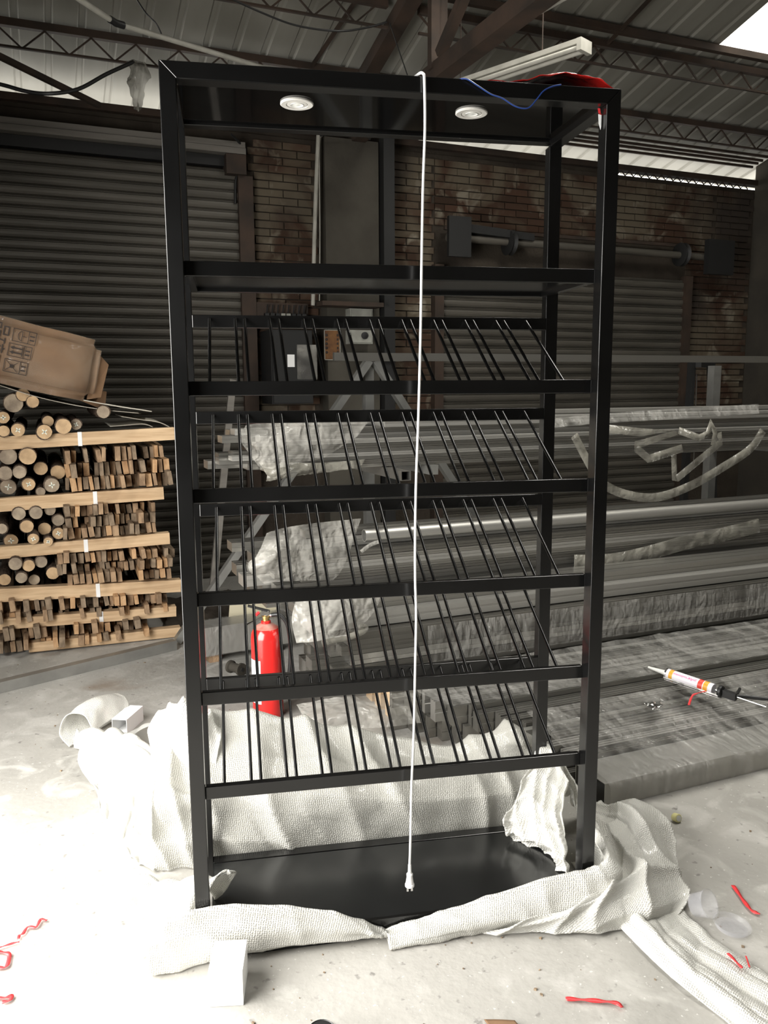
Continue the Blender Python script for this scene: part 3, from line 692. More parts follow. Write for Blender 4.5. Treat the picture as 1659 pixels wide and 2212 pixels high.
wrap('wide bubble wrap drape spreading over the floor right of the rack', [
    [(.82, -.05, .006), (.98, -.08, .01), (1.14, -.11, .012), (1.30, -.12, .01), (1.44, -.08, .006)],
    [(.98, -.07, .05), (1.08, -.09, .07), (1.20, -.10, .08), (1.36, -.08, .07), (1.50, -.02, .02)],
    [(1.16, -.06, .09), (1.22, -.05, .11), (1.30, -.02, .12), (1.42, .04, .10), (1.55, .08, .02)],
    [(1.25, .02, .15), (1.27, .06, .11), (1.34, .10, .07), (1.46, .16, .11), (1.58, .18, .06)],
    [(1.26, .14, .20), (1.29, .18, .13), (1.37, .22, .09), (1.48, .28, .17), (1.60, .28, .10)],
    [(1.255, .30, .24), (1.30, .34, .16), (1.38, .36, .10), (1.49, .40, .12), (1.60, .38, .08)],
    [(1.26, .44, .30), (1.31, .46, .18), (1.38, .47, .08), (1.47, .50, .05), (1.58, .47, .02)],
    [(1.28, .52, .20), (1.33, .53, .10), (1.40, .54, .03), (1.48, .56, .01), (1.56, .54, .006)]], 120, 140, .008, 7.0, 16, folds=(('u', 4.5, .035, 2.2), ('v', 5, .022, -1.2)))
wrap('long flat tail of bubble wrap trailing towards the lower right picture corner', [
    [(1.24, -.10, .01), (1.28, -.09, .05), (1.33, -.07, .03), (1.40, -.05, .012), (1.47, -.03, .008)],
    [(1.26, -.22, .008), (1.30, -.20, .045), (1.34, -.18, .03), (1.40, -.15, .014), (1.47, -.13, .01)],
    [(1.29, -.36, .008), (1.33, -.33, .04), (1.38, -.30, .022), (1.44, -.26, .02), (1.50, -.24, .008)],
    [(1.34, -.50, .008), (1.39, -.47, .03), (1.44, -.43, .015), (1.50, -.39, .022), (1.55, -.36, .008)],
    [(1.38, -.66, .008), (1.44, -.63, .02), (1.50, -.59, .012), (1.55, -.55, .018), (1.60, -.52, .008)]], 70, 110, .004, 9.0, 18, folds=(('u', 4, .014, .5), ('v', 4, .008, 1.0)))
wrap('crumpled bubble wrap bunched between the right posts above the base', [
    [(1.055, .36, .066), (1.10, .30, .066), (1.14, .22, .066), (1.158, .10, .066)],
    [(1.02, .34, .13), (1.08, .28, .12), (1.12, .20, .12), (1.155, .085, .10)],
    [(1.06, .35, .18), (1.10, .32, .20), (1.135, .25, .18), (1.165, .15, .16)],
    [(1.11, .38, .26), (1.14, .36, .27), (1.17, .30, .25), (1.19, .22, .22)],
    [(1.205, .43, .36), (1.212, .40, .36), (1.218, .34, .33), (1.225, .26, .29)]], 70, 80, .009, 10.0, 20, folds=(('u', 4, .028, 1.5), ('v', 5, .018, -1.0)))

# ---- white paper boxes
def carton(label, p_front_l, p_front_r, p_back_r, h, open_front):
    a, b, c = atz(*p_front_l, 0), atz(*p_front_r, 0), atz(*p_back_r, 0)
    ux = (b-a); L1 = ux.length; ang = math.atan2(ux.y, ux.x); dep = (c-b).length
    t = thing('paper_box', label, 'box', a, ang)
    k = .0022
    MB().box(0, L1, 0, dep, .001, k).build('bottom', MT['paper'], t); MB().box(0, L1, 0, dep, h-k, h).build('lid', MT['paper'], t)
    MB().box(0, k, 0, dep, k, h-k).build('side', MT['paper'], t); MB().box(L1-k, L1, 0, dep, k, h-k).build('side', MT['paper'], t)
    MB().box(k, L1-k, dep-k, dep, k, h-k).build('back', MT['paper'], t)
    if open_front: MB().box(k, L1*.8, 0, .0015, k, h*.25).build('torn_flap', MT['paper'], t)
    else: MB().box(k, L1-k, 0, k, k, h-k).build('front', MT['paper'], t)
    return t
carton('small white paper box with an open end, standing on the floor left of the rack', (243, 1586), (275, 1588), (291, 1556), .075, True)
carton('larger white paper box on the overexposed floor in front of the rack', (452, 2176), (526, 2172), (552, 2100), .10, False)
# ---- red ribbon scraps
def ribbon(label, px, w=.012, zz=None):
    P = [atz(x, y, (zz[i] if zz else .006)) for i, (x, y) in enumerate(px)]
    P = smooth_path(P, 5); nor = []
    for i in range(len(P)):
        t = (P[min(i+1,len(P)-1)]-P[max(i-1,0)]); n = Vector((-t.y, t.x, .35*t.length*math.sin(i*.9))).normalized(); nor.append(n)
    for p in P: p.z += .002
    o = MB().ribbon(P, nor, w).build('ribbon_scrap', MT['red'], None, True)
    m = o.modifiers.new('thickness', 'SOLIDIFY'); m.thickness = .0012
    return tag(o, label, 'ribbon')
ribbon('straight red ribbon scrap lying on the concrete near the bottom edge', [(1222,2159),(1255,2161),(1295,2164),(1330,2168),(1344,2178)])
ribbon('short red ribbon scrap on the floor near the right edge', [(1583,1913),(1600,1937),(1615,1958),(1628,1970),(1642,1975)])
ribbon('curly red ribbon zigzag on the bright floor at far left', [(101,1990),(88,1988),(78,2004),(60,2004),(50,2018),(42,2022),(40,2030)], .009)
ribbon('thin straight red ribbon piece below the curly one at far left', [(42,2036),(25,2040),(0,2048),(-30,2056)], .007)
ribbon('bent red ribbon loop at the left picture edge', [(-20,2056),(6,2058),(20,2064),(14,2088),(-6,2092)], .012)
ribbon('small red ribbon curl near the lower left corner', [(-10,2158),(10,2156),(26,2152),(20,2162),(4,2166)], .010)
ribbon('red ribbon bit beside the clear plastic cups', [(1572,2060),(1590,2078),(1603,2092)], .008, [.03, .03, .03])
ribbon('thin red ribbon end poking from the bubble wrap tail', [(1611,2066),(1616,2080),(1619,2090)], .004, [.02, .02, .02])
# ---- clear plastic cups and a bottle cap
for (px, py, lab, r1, r2, h, tilt, az) in ((1500, 1980, 'clear plastic cup lying on its side against the bubble wrap tail', .040, .034, .05, 60, 20), (1580, 2010, 'flattened clear plastic cup lid right of the lying cup', .052, .048, .012, 6, 50)):
    P = atz(px, py, .0)
    t = thing('plastic_cup', lab, 'cup', (P.x, P.y, .002))
    M_ = Matrix.Translation((0, 0, r1*math.sin(math.radians(tilt))*1.0+.002)) @ Matrix.Rotation(math.radians(az), 4, 'Z') @ Matrix.Rotation(math.radians(tilt), 4, 'X')
    MB().lathe([(r2-.001, .0012), (r2, 0), (r1, h), (r1+.003, h), (r1+.003, h+.002), (r1-.001, h+.002), (r2-.0015, .0012)], 32, M_).build('cup_wall', MT['glass'], t, True)
    MB().lathe([(.001, .0005), (r2-.002, .0005), (r2-.002, .0015), (.001, .0015)], 32, M_).build('cup_bottom', MT['glass'], t, True)
P = atz(1461, 1775)
t = thing('bottle_cap', 'small yellowish bottle cap behind the bubble wrap drape', 'cap', P)
M_ = Matrix.Translation((0, 0, .016)) @ Matrix.Rotation(math.radians(75), 4, 'X')
MB().lathe([(.015, -.012), (.016, -.010), (.016, .010), (.014, .012)], 20, M_).build('cap_shell', MT['cap'], t, True)
MB().lathe([(.011, .0121), (.011, .0135), (.004, .0135)], 16, M_).build('cap_seal', MT['nozzle'], t, True)

# ================================================================== WOOD STACK
ORD = ('first second third fourth fifth sixth seventh eighth ninth tenth eleventh twelfth thirteenth fourteenth fifteenth sixteenth seventeenth eighteenth nineteenth twentieth').split()
ORD += ['twenty-'+o for o in ORD[:9]]+['thirtieth']+['thirty-'+o for o in ORD[:9]]
WY = 5.40
beams = [((0,957),(375,936),.078,'top batten of the wood stack, under the cardboard box'), ((0,1090),(352,1064),.078,'second batten of the wood stack counted from the top'),
         ((8,1192),(365,1161),.072,'third batten of the wood stack counted from the top'), ((0,1284),(389,1263),.080,'fourth batten of the wood stack counted from the top'),
         ((30,1344),(379,1318),.066,'fifth batten of the wood stack, half hidden by board ends'), ((100,1392),(389,1362),.060,'lowest batten of the wood stack near the floor')]
strap_x = (172, 205, 185, 211, 218, None)
for i, (a, b, h, lab) in enumerate(beams):
    A, B = aty(*a, WY-.03), aty(*b, WY-.03); d = (B-A); A = A-d.normalized()*(.16 if i < 5 else .1)
    t = thing('timber_batten', lab, 'timber batten', A)
    o = MB().beam((0,0,0), B-A, .07, h).build('batten', MT['beam'], t)
    if strap_x[i]:
        S = aty(strap_x[i], (a[1]+b[1])/2, WY-.03)-A; f = S.x/(B-A).x; S = (B-A)*f
        MB().box(S.x-.012, S.x+.012, S.y-.0385, S.y-.035, S.z-h/2-.004, S.z+h/2+.003).build('strap_tag', MT['paper'], t)
def logend(px, py, r, lab, grp, grey=False, mark=False, dy=0.0):
    P = aty(px, py, WY+dy); R = r/352.0
    k = random.Random(int(px*31+py))
    pts = [(k.uniform(-.004,.004), y, k.uniform(-.006,.006)) for y in (0, .25, .5, .8, 1.15)]
    t = obj('log', MB().tube(pts, [R, R*1.02, R*.98, R*1.03, R*.97], 14).mesh('log', MT['bark'], True)); t.location = P
    tag(t, lab, 'log', grp)
    c = MB(); n = 16; ring = [Vector((math.cos(2*PI*i/n)*R*.93*(1+k.uniform(-.03,.03)), -.004, math.sin(2*PI*i/n)*R*.93*(1+k.uniform(-.03,.03)))) for i in range(n)]
    b = len(c.v); c.v += ring + [Vector((p.x, .004, p.z)) for p in ring]; c.f.append(tuple(range(n)))
    for i in range(n): c.f.append((i, (i+1) % n, n+(i+1) % n, n+i))
    c.build('cut_face', MT['cut2'] if grey else MT['cut'], t)
    if mark:
        mk = MB(); a = k.uniform(0, 1.5)
        for s_ in (0, 1.57): mk.beam((math.cos(a+s_)*R*.4, -.0055, math.sin(a+s_)*R*.4), (-math.cos(a+s_)*R*.4, -.0055, -math.sin(a+s_)*R*.4), .002, .006, Vector((-math.sin(a+s_), 0, math.cos(a+s_))))
        mk.build('chalk_mark', MT['chalk'], t)
LOGS = [
 ('in the loose top layer of the wood stack', 'logs in the top layer', [(50,853,14,0),(29,871,20,1),(71,868,13,0),(104,910,12,0),(137,921,17,0),(164,917,12,1),(7,902,13,0),(39,929,14,0),(96,933,16,0),(223,890,14,1),(8,931,12,0)]),
 ('between first and second batten of the wood stack', 'logs between first and second batten', [(18,986,18,1),(60,986,18,0),(11,1022,15,1),(42,1020,14,1),(88,1012,15,0),(125,1020,16,0),(62,1046,14,0),(18,1052,17,1),(112,1048,16,1),(88,1062,10,1)]),
 ('between second and third batten of the wood stack', 'logs between second and third batten', [(41,1110,14,1),(78,1108,14,1),(108,1102,12,1),(58,1137,14,0),(96,1142,14,0),(126,1124,13,1),(126,1152,13,0),(72,1164,12,0),(104,1170,10,0),(24,1168,15,0),(4,1142,11,1)]),
 ('between third and fourth batten of the wood stack', 'logs between third and fourth batten', [(33,1218,14,1),(62,1222,13,0),(89,1214,13,1),(114,1238,14,0),(74,1252,12,1),(46,1248,12,1),(10,1252,13,0)])]
for li, (lab, grp, L_) in enumerate(LOGS):
    L_ = sorted(L_)
    for i, (x, y, r, gy) in enumerate(L_): logend(x, y, r, '%s log end, %s from left, %s' % ('grey' if gy else 'pale', ORD[i], lab), grp, bool(gy), (i*7+li) % 3 == 0 and li < 3, random.uniform(-.13, .07))
ROWN = {2: ('upper', 'lower'), 3: ('top', 'middle', 'bottom')}
def boards(px0, px1, ytop, ybot, rows, lab, grp, seed):
    """Board ends standing on edge, row on row, between two battens; ytop/ybot = (at px0, at px1)."""
    k = random.Random(seed)
    for r in range(rows):
        x = px0+k.uniform(0, 6); cnt = 0
        while x < px1-8:
            w = k.uniform(8.5, 14.5)
            if k.random() < .10: x += k.uniform(8, 22); continue
            f = (x-px0)/(px1-px0); t = ytop[0]+(ytop[1]-ytop[0])*f; b = ybot[0]+(ybot[1]-ybot[0])*f; rh = (b-t)/rows
            cy = t+rh*(r+.5)+k.uniform(-1.5, 1.5); dy = k.uniform(-.17, .07)
            P = aty(x+w/2, cy, WY+dy); W2 = w/345.0*.84; H2 = rh/335.0*k.uniform(.80, .99)
            o = obj('sawn_board', MB().box(-W2/2, W2/2, 0, 1.0-dy, -H2/2, H2/2).mesh('sawn_board', MT[k.choice(('board','board','board2','board2','board3'))]))
            o.location = P; o.rotation_euler = (k.uniform(-.01, .01), k.uniform(-.13, .06), k.uniform(-.03, .03))
            tag(o, '%s board end from the left, %s row, %s' % (ORD[cnt], ROWN[rows][r], lab), 'board', grp); cnt += 1
            x += w+k.uniform(.3, 2.2)
boards(138, 372, (974, 958), (1062, 1048), 3, 'between first and second stack batten', 'boards between first and second batten', 11)
boards(136, 340, (1094, 1082), (1166, 1150), 3, 'between second and third stack batten', 'boards between second and third batten', 12)
boards(122, 380, (1196, 1182), (1266, 1248), 3, 'between third and fourth stack batten', 'boards between third and fourth batten', 13)
boards(-8, 362, (1300, 1280), (1350, 1324), 2, 'just below the fourth stack batten', 'boards below the fourth batten', 14)
boards(-8, 326, (1360, 1336), (1414, 1376), 2, 'in the lowest wood stack layer', 'boards in the lowest layer', 15)
# thin pale sheets and the taped carton lying on top
for (a, b, y0, y1, th, lab) in (((-60, 798), (328, 889), 5.22, 6.2, .006, 'long pale thin sheet lying tilted under the cardboard box'), ((-10, 830), (300, 893), 5.32, 6.1, .004, 'second thin sheet showing just under the long pale one')):
    A, B = aty(*a, y0), aty(*b, y0); A2 = A+Vector((0, y1-y0, .012)); B2 = B+Vector((.1, y1-y0, -.024))
    rows = [[A.lerp(B, s)+Vector((0, 0, -.03*math.sin(PI*s))) for s in (0, .33, .66, 1)], [A2.lerp(B2, s)+Vector((0, 0, -.03*math.sin(PI*s))) for s in (0, .33, .66, 1)]]
    tag(sheet('thin_sheet', rows, MT['sheetcard'], 20, 8, .004, 3, 5, None, th), lab, 'sheet')
for (a, b, z0, lab) in (((238, 922), (330, 915), 0, 'small flat cardboard scrap on the right end of the top batten'), ((262, 905), (368, 921), .03, 'curved cardboard scrap drooping over the right end of the top batten')):
    A, B = aty(*a, WY+.02), aty(*b, WY+.02)
    rows = [[A.lerp(B, s)+Vector((0, d, z0*.4+.02*d-.02*(s > .8))) for s in (0, .4, .8, 1)] for d in (0, .2, .45)]
    tag(sheet('cardboard_scrap', rows, MT['sheetcard'], 14, 10, .006, 4, int(a[0]), None, .004), lab, 'cardboard')
# carton
P = aty(66, 772, 5.40)
ct = thing('taped_carton', 'dented brown cardboard box wrapped in clear tape on top of the wood stack', 'cardboard box', P)
ct.rotation_euler = (math.radians(2), math.radians(13.5), math.radians(4))
hx, hy, hz = .36, .26, .185
def carton_mesh():
    import bmesh
    bm = bmesh.new(); bmesh.ops.create_cube(bm, size=2.0)
    bmesh.ops.scale(bm, vec=(hx, hy, hz), verts=bm.verts)
    bmesh.ops.bevel(bm, geom=bm.edges[:], offset=.05, segments=3, affect='EDGES')
    bmesh.ops.subdivide_edges(bm, edges=bm.edges[:], cuts=3, use_grid_fill=True)
    for v in bm.verts:
        n = v.co.normalized(); v.co += n*.012*noise.noise(v.co*5)+n*.006*noise.noise(v.co*14)
        if v.co.x > .26: v.co.z *= 1-.35*(v.co.x-.26)/.1*(.5+.5*v.co.y/hy)
    me = bpy.data.meshes.new('carton_body'); bm.to_mesh(me); bm.free(); me.materials.append(MT['card'])
    me.polygons.foreach_set('use_smooth', [True]*len(me.polygons)); return me
cm_ = carton_mesh(); obj('carton_body', cm_, ct)
tm = cm_.copy(); tm.materials.clear(); tm.materials.append(MT['tape'])
for v in tm.vertices: v.co *= 1.012
obj('tape_film', tm, ct)
MB().quadbox([(hx-.03,-.20,-.17),(hx+.05,-.16,-.14),(hx+.05,.2,-.14),(hx-.03,.22,-.17),(hx-.03,-.20,.12),(hx+.06,-.14,.06),(hx+.06,.2,.06),(hx-.03,.22,.12)]).build('end_flap', MT['card'], ct)
MB().quadbox([(hx-.06,-.10,-.185),(hx+.10,-.06,-.215),(hx+.10,.2,-.215),(hx-.06,.22,-.185),(hx-.06,-.10,-.165),(hx+.09,-.06,-.10),(hx+.09,.2,-.10),(hx-.06,.22,-.165)]).build('end_flap', MT['card'], ct)
fy = -hy-.017
def text_part(txt, size, loc, rot, m, parent, name):
    c = bpy.data.curves.new('t', 'FONT'); c.body = txt; c.size = size; c.extrude = .0005; c.align_x = 'CENTER'; c.align_y = 'CENTER'
    o = bpy.data.objects.new('t', c); col.objects.link(o)
    bpy.context.view_layer.update()
    me = bpy.data.meshes.new_from_object(o.evaluated_get(bpy.context.evaluated_depsgraph_get()))
    bpy.data.objects.remove(o); me.materials.clear(); me.materials.append(m)
    q = obj(name, me, parent); q.location = loc; q.rotation_euler = rot; return q
for i, ch in enumerate('易碎品'):
    text_part(ch, .095, (-.215+.012*i, fy, -.06+i*.085), (PI/2, math.radians(90), 0), MT['ink'], ct, 'printed_character')
def icon(cx, cz, kind):
    b = MB(); s = .072; w_ = .0035
    b.box(cx-s*.85, cx+s*.85, fy-.0005, fy, cz-s*.5, cz-s*.5+w_); b.box(cx-s*.85, cx+s*.85, fy-.0005, fy, cz+s*.5-w_, cz+s*.5)
    for xx in (-s*.85, s*.28, s*.85-w_): b.box(cx+xx, cx+xx+w_, fy-.0005, fy, cz-s*.5, cz+s*.5)
    if kind == 0:
        for k in range(8):
            a0, a1 = PI/2+PI*k/8, PI/2+PI*(k+1)/8
            b.beam((cx-.012+.026*math.cos(a0)*.8, fy, cz+.026*math.sin(a0)), (cx-.012+.026*math.cos(a1)*.8, fy, cz+.026*math.sin(a1)), .001, .0035, Vector((math.cos(a0), 0, math.sin(a0))))
        b.box(cx-.0135, cx-.010, fy-.0005, fy, cz-.026, cz+.026); b.box(cx-.012, cx+.012, fy-.0005, fy, cz-.0015, cz+.0015)
    elif kind == 1:
        for dz in (-.013, .013):
            b.box(cx-.035, cx+.012, fy-.0005, fy, cz+dz-.004, cz+dz+.004); b.prism([(cx-.052, cz+dz), (cx-.033, cz+dz-.011), (cx-.033, cz+dz+.011)], fy-.0005, fy)
        b.box(cx+.010, cx+.015, fy-.0005, fy, cz-.027, cz+.027)
    else:
        b.beam((cx-.052, fy, cz-.028), (cx+.012, fy, cz+.028), .001, .003, Vector((1, 0, -1))); b.beam((cx-.052, fy, cz+.028), (cx+.012, fy, cz-.028), .001, .003, Vector((1, 0, 1)))
        b.box(cx-.03, cx-.01, fy-.0005, fy, cz-.01, cz+.01)
    for dz in (-.016, .006): b.box(cx+s*.38, cx+s*.72, fy-.0005, fy, cz+dz, cz+dz+.008)
    b.build('printed_icon', MT['ink'], ct)
icon(-.065, .10, 0); icon(-.075, .015, 1); icon(-.082, -.075, 2)

# ================================================================== ALUMINIUM STORE
def fluted_mesh(L_, w_, h_, m):
    g = min(.005, h_*.16, w_*.14); e = min(.004, w_*.06); b = MB()
    poly = [(0, 0), (w_, 0), (w_, h_)]
    for f in (.72, .30): poly += [(w_*f+e, h_), (w_*f+e*.6, h_-g), (w_*f-e*.6, h_-g), (w_*f-e, h_)]
    poly += [(0, h_), (0, h_*.62), (g*.8, h_*.60), (g*.8, h_*.44), (0, h_*.42)]
    b.prism(poly[::-1], 0, L_, 'x')
    return b.mesh('aluminium_profile', MT[m])
def tube_mesh(L_, w_, h_, m, rnd=False, wall=.003):
    """Hollow extrusion along +x, origin at bottom front left."""
    b = MB()
    if rnd:
        n = 14
        o_ = [(h_/2*math.cos(2*PI*k/n)+w_/2, h_/2*math.sin(2*PI*k/n)+h_/2) for k in range(n)]
        i_ = [((h_/2-wall)*math.cos(2*PI*k/n)+w_/2, (h_/2-wall)*math.sin(2*PI*k/n)+h_/2) for k in range(n)]
    else:
        o_ = [(0,0),(w_,0),(w_,h_),(0,h_)]; i_ = [(wall,wall),(w_-wall,wall),(w_-wall,h_-wall),(wall,h_-wall)]
    n = len(o_)
    for x, lp in ((0, o_), (L_, o_), (0, i_), (.25, i_), (L_, i_)):
        for y, z in lp: b.v.append(Vector((x, y, z)))
    for k in range(n):
        j = (k+1) % n
        b.f += [(k, j, n+j, n+k), (k, 2*n+k, 2*n+j, j), (2*n+k, 3*n+k, 3*n+j, 2*n+j)]
    b.f.append(tuple(3*n+k for k in range(n))); b.f.append(tuple(n+k for k in range(n)))
    return b.mesh('aluminium_profile', MT[m], rnd)
_tc = {}
def profile(x0, x1, y, z, w_, h_, m, label, group, rnd=False, tilt=0.0, plain=False):
    key = (round(x1-x0, 2), round(w_, 4), round(h_, 4), m, rnd, plain)
    if key not in _tc: _tc[key] = tube_mesh(*key[:4], rnd) if rnd or plain else fluted_mesh(*key[:4])
    o = obj('aluminium_profile', _tc[key]); o.location = (x0, y, z); o.rotation_euler = (0, 0, tilt)
    return tag(o, label, 'metal profile', group)
ka = random.Random(5)
XE = 7.05
_cols = {}
COLN = ('front', 'second', 'third', 'rear')
MATN = {'alu': 'grey', 'alu_light': 'pale', 'alu_dark': 'dark', 'alu_shiny': 'mirror bright'}
def col_stack(y, w_, z0, hs, mats, x0, label, group, jit=.14, rnd_top=False):
    z = z0; ci = _cols.get(group, 0); _cols[group] = ci+1
    for i, (h, m) in enumerate(zip(hs, mats)):
        profile(x0+ka.uniform(-jit, jit), XE, y+ka.uniform(-.006, .006), z, w_, h-.002, m, '%s profile, %s from below in the %s column, %s' % (MATN[m], ORD[i], COLN[ci], label), group, rnd_top and i == len(hs)-1)
        z += h
# upper level: many thin profiles on the arms
U = 'upper trestle arms'; UG = 'profiles on the upper arms'
col_stack(4.14, .10, 1.185, (.020,.022,.018,.024,.020,.026,.022), ('alu','alu_dark','alu','alu_light','alu','alu_dark','alu_light'), 1.02, U, UG)
col_stack(4.26, .11, 1.185, (.034,.034,.032,.040,.040,.030), ('alu','alu','alu_dark','alu','alu_light','alu'), .98, U, UG)
col_stack(4.39, .12, 1.185, (.045,.040,.050,.040,.035), ('alu','alu_dark','alu','alu','alu_light'), .95, U, UG)
col_stack(4.53, .12, 1.185, (.050,.050,.050,.050), ('alu','alu_dark','alu','alu'), 1.0, U, UG)
profile(1.75, XE, 4.20, 1.394, .16, .042, 'alu_light', 'broad pale profile lying topmost on the upper arms bundle', None)
profile(1.35, XE, 4.40, 1.405, .14, .060, 'alu_light', 'broad pale profile at the back of the upper arms bundle top', None)
# middle level
Mi = 'middle trestle arms'; MG = 'profiles on the middle arms'
col_stack(3.98, .10, .510, (.022,.026,.024,.040,.030,.026,.036,.024,.030), ('alu','alu_light','alu','alu','alu_dark','alu','alu_light','alu','alu_dark'), 1.10, Mi, MG)
col_stack(4.10, .11, .510, (.040,.050,.060,.050,.060,.055), ('alu','alu','alu_light','alu','alu','alu_light'), 1.05, Mi, MG)
col_stack(4.23, .12, .510, (.060,.060,.060,.070,.050), ('alu','alu_dark','alu','alu','alu'), 1.02, Mi, MG)
profile(1.55, XE, 3.985, .800, .07, .068, 'alu_light', 'round pale tube lying topmost on the middle arms bundle', None, True)
profile(1.25, XE, 4.10, .828, .09, .040, 'alu', 'flat profile beside the round tube on the middle arms', None)
# low level: broad boxes over dark film wrapped tubes
Lo = 'low stack behind the floor pile'; LG = 'dark tubes of the low stack'
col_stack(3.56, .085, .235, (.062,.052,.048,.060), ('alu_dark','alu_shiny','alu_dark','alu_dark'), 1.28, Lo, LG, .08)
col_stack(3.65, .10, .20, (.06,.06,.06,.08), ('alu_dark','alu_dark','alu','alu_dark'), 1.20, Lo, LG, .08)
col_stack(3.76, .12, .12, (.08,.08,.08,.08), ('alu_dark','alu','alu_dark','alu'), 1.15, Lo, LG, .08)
profile(1.12, XE, 3.62, .462, .20, .065, 'alu_light', 'broad grey box profile lying on top of the low stack, front one', None)
profile(1.08, XE, 3.70, .529, .19, .050, 'alu', 'broad grey box profile lying on top of the low stack, upper rear one', None)
for yy in (3.58, 3.72, 3.84):
    tag(MB().box(1.5, 1.58, yy-.04, yy+.04, 0, .118 if yy > 3.8 else .198 if yy > 3.6 else .233).build('packing_block', MT['beam']), '%s wooden packing block under the low stack of dark tubes' % ('rear' if yy > 3.8 else 'middle' if yy > 3.6 else 'front'), 'block', 'packing blocks under the low stack')
# floor pile, stepping up towards the back
Fl = 'long grey film wrapped profile in the floor pile right of the rack'; FG = 'profiles of the floor pile'
fl = [(2.43, .19, .10, 'alu_light', 1.92)]
yy = 2.63; kf = random.Random(21)
while yy < 3.49:
    f = (yy-2.63)/.87; w_ = kf.choice((.034, .04, .05, .055, .07))
    fl.append((yy, w_, .118+.115*f+kf.uniform(-.008, .012), kf.choice(('alu', 'alu_light', 'alu', 'alu_dark')), 1.92-.12*f-.5*max(0, f-.25)))
    yy += w_+.002
for i, (y, w_, h, m, x0) in enumerate(fl):
    hb = h*.5
    if i == 0:
        profile(x0, XE, y, .002, w_, h-.002, m, 'front broad film wrapped profile of the floor pile, nearest the viewer', None, plain=True); continue
    profile(x0+ka.uniform(-.04,.04), XE, y, .002, w_-.004, hb-.002, 'alu', 'lower grey profile in the %s row of the floor pile, counted from the front' % ORD[i], FG)
    profile(x0+ka.uniform(-.06,.06), XE, y, hb, w_-.004, h-hb-.002, m, 'upper %s profile in the %s row of the floor pile, counted from the front' % (MATN[m], ORD[i]), FG)
# trestle carrying the bundles
ts = thing('storage_trestle', 'aluminium A-frame trestle with arms carrying the profile bundles', 'trestle', (2.0, 5.05, 0))
ap = Vector((0, 0, 1.78)); ft = atz(382, 1388)-ts.location
MB().beam(ap+Vector((-.02,-.03,0)), ft+Vector((0,-.03,.02)), .045, .06, Vector((0,1,0))).build('leg', MT['steel_tube'], ts)
MB().beam(ap+Vector((.02,-.03,0)), Vector((1.25,-.03,.02)), .045, .06, Vector((0,1,0))).build('leg', MT['steel_tube'], ts)
MB().box(-.03, .03, .01, .07, 0, 1.76).build('post', MT['steel_tube'], ts)
MB().box(2.89, 2.96, .0, .07, 0, 1.76).build('post', MT['steel_tube'], ts)
MB().beam(Vector((-.28,-.09,1.80)), Vector((4.9,-.09,1.81)), .03, .05).build('top_rail', MT['alu'], ts)
for zz, y0 in ((1.155, -.95), (.48, -1.10)):
    for xx in (0, 2.92): MB().box(xx-.025, xx+.025, y0, .01, zz-.025, zz+.028).build('arm', MT['steel_tube'], ts)
# black frame leaning behind the right post
P = aty(1525, 860, 5.5)
fr = thing('black_frame', 'black rectangular frame standing near the right trestle post', 'frame', (P.x, P.y, 0))
for (x0, z0), (x1, z1) in ([(-.20, 0), (-.08, 1.80)], [(.19, 0), (.13, 1.80)], [(-.10, 1.78), (.15, 1.78)]):
    MB().beam((x0, 0, z0+.004), (x1, .1*(z1 > 1), z1), .05, .05, Vector((0,1,0))).build('frame_bar', MT['dark'], fr)
MB().beam((-.125, -.03, .9), (-.075, .04, 1.7), .008, .006, Vector((0,1,0))).build('bright_edge', MT['chrome'], fr)
# loose tubes
A, B = atz(-120, 1524), atz(378, 1402); A.z = B.z = .031; 
tag(MB().beam(A, B, .055, .06).build('square_tube', MT['steel_tube']), 'long galvanised square tube lying on the floor in front of the wood stack', 'metal tube')
A, B = aty(499, 860, 6.3), aty(480, 1060, 6.0); d = (B-A).normalized(); B = A+d*((A.z-.02)/-d.z)
tag(MB().beam(B, A+(A-B).normalized()*.15, .05, .03, Vector((0,1,0))).build('leaning_strip', MT['shutter_trim']), 'grey metal strip leaning against the left shutter behind the rack', 'metal strip')
# grey wrapped duct, cream panel and roller on the floor behind the extinguisher
P = atz(442, 1452); Q = atz(545, 1436)
t = thing('wrapped_duct', 'grey film wrapped box section lying on the floor left of the extinguisher', 'metal section', (P.x-.02, P.y+.12, 0), math.radians(6))
MB().box(0, .60, 0, .17, .05, .22).build('section', MT['alu_light'], t); MB().box(-.01, .61, -.004, .174, .046, .224).build('film_wrap', MT['film_wrap'], t)
for xx in (.08, .48): MB().box(xx, xx+.06, .02, .15, 0, .05).build('bearer', MT['board'], t)
P = aty(530, 1318, 5.0); t = tag(MB().box(-.10, .20, 0, .012, -.10, .09, Matrix.Rotation(math.radians(6), 3, 'Y')).build('cream_panel', mat('cream_board', (.55, .50, .36), rough=.7)), 'cream board propped behind the extinguisher head', 'board')
t.location = (P.x, P.y, P.z)
P = atz(510, 1456); t = thing('small_roller', 'small dusty grey roller on the floor left of the extinguisher', 'roller', P, math.radians(30))
M_ = Matrix.Translation((0, 0, .036)) @ Matrix.Rotation(PI/2, 4, 'X')
MB().lathe([(.012, -.05), (.036, -.05), (.036, -.035), (.026, -.03), (.026, .03), (.036, .035), (.036, .05), (.012, .05)], 22, M_).build('wheel', MT['pillar'], t, True)
MB().lathe([(.011, -.055), (.011, .055)], 12, M_).build('hub', MT['dark'], t, True)
P = atz(470, 1350)
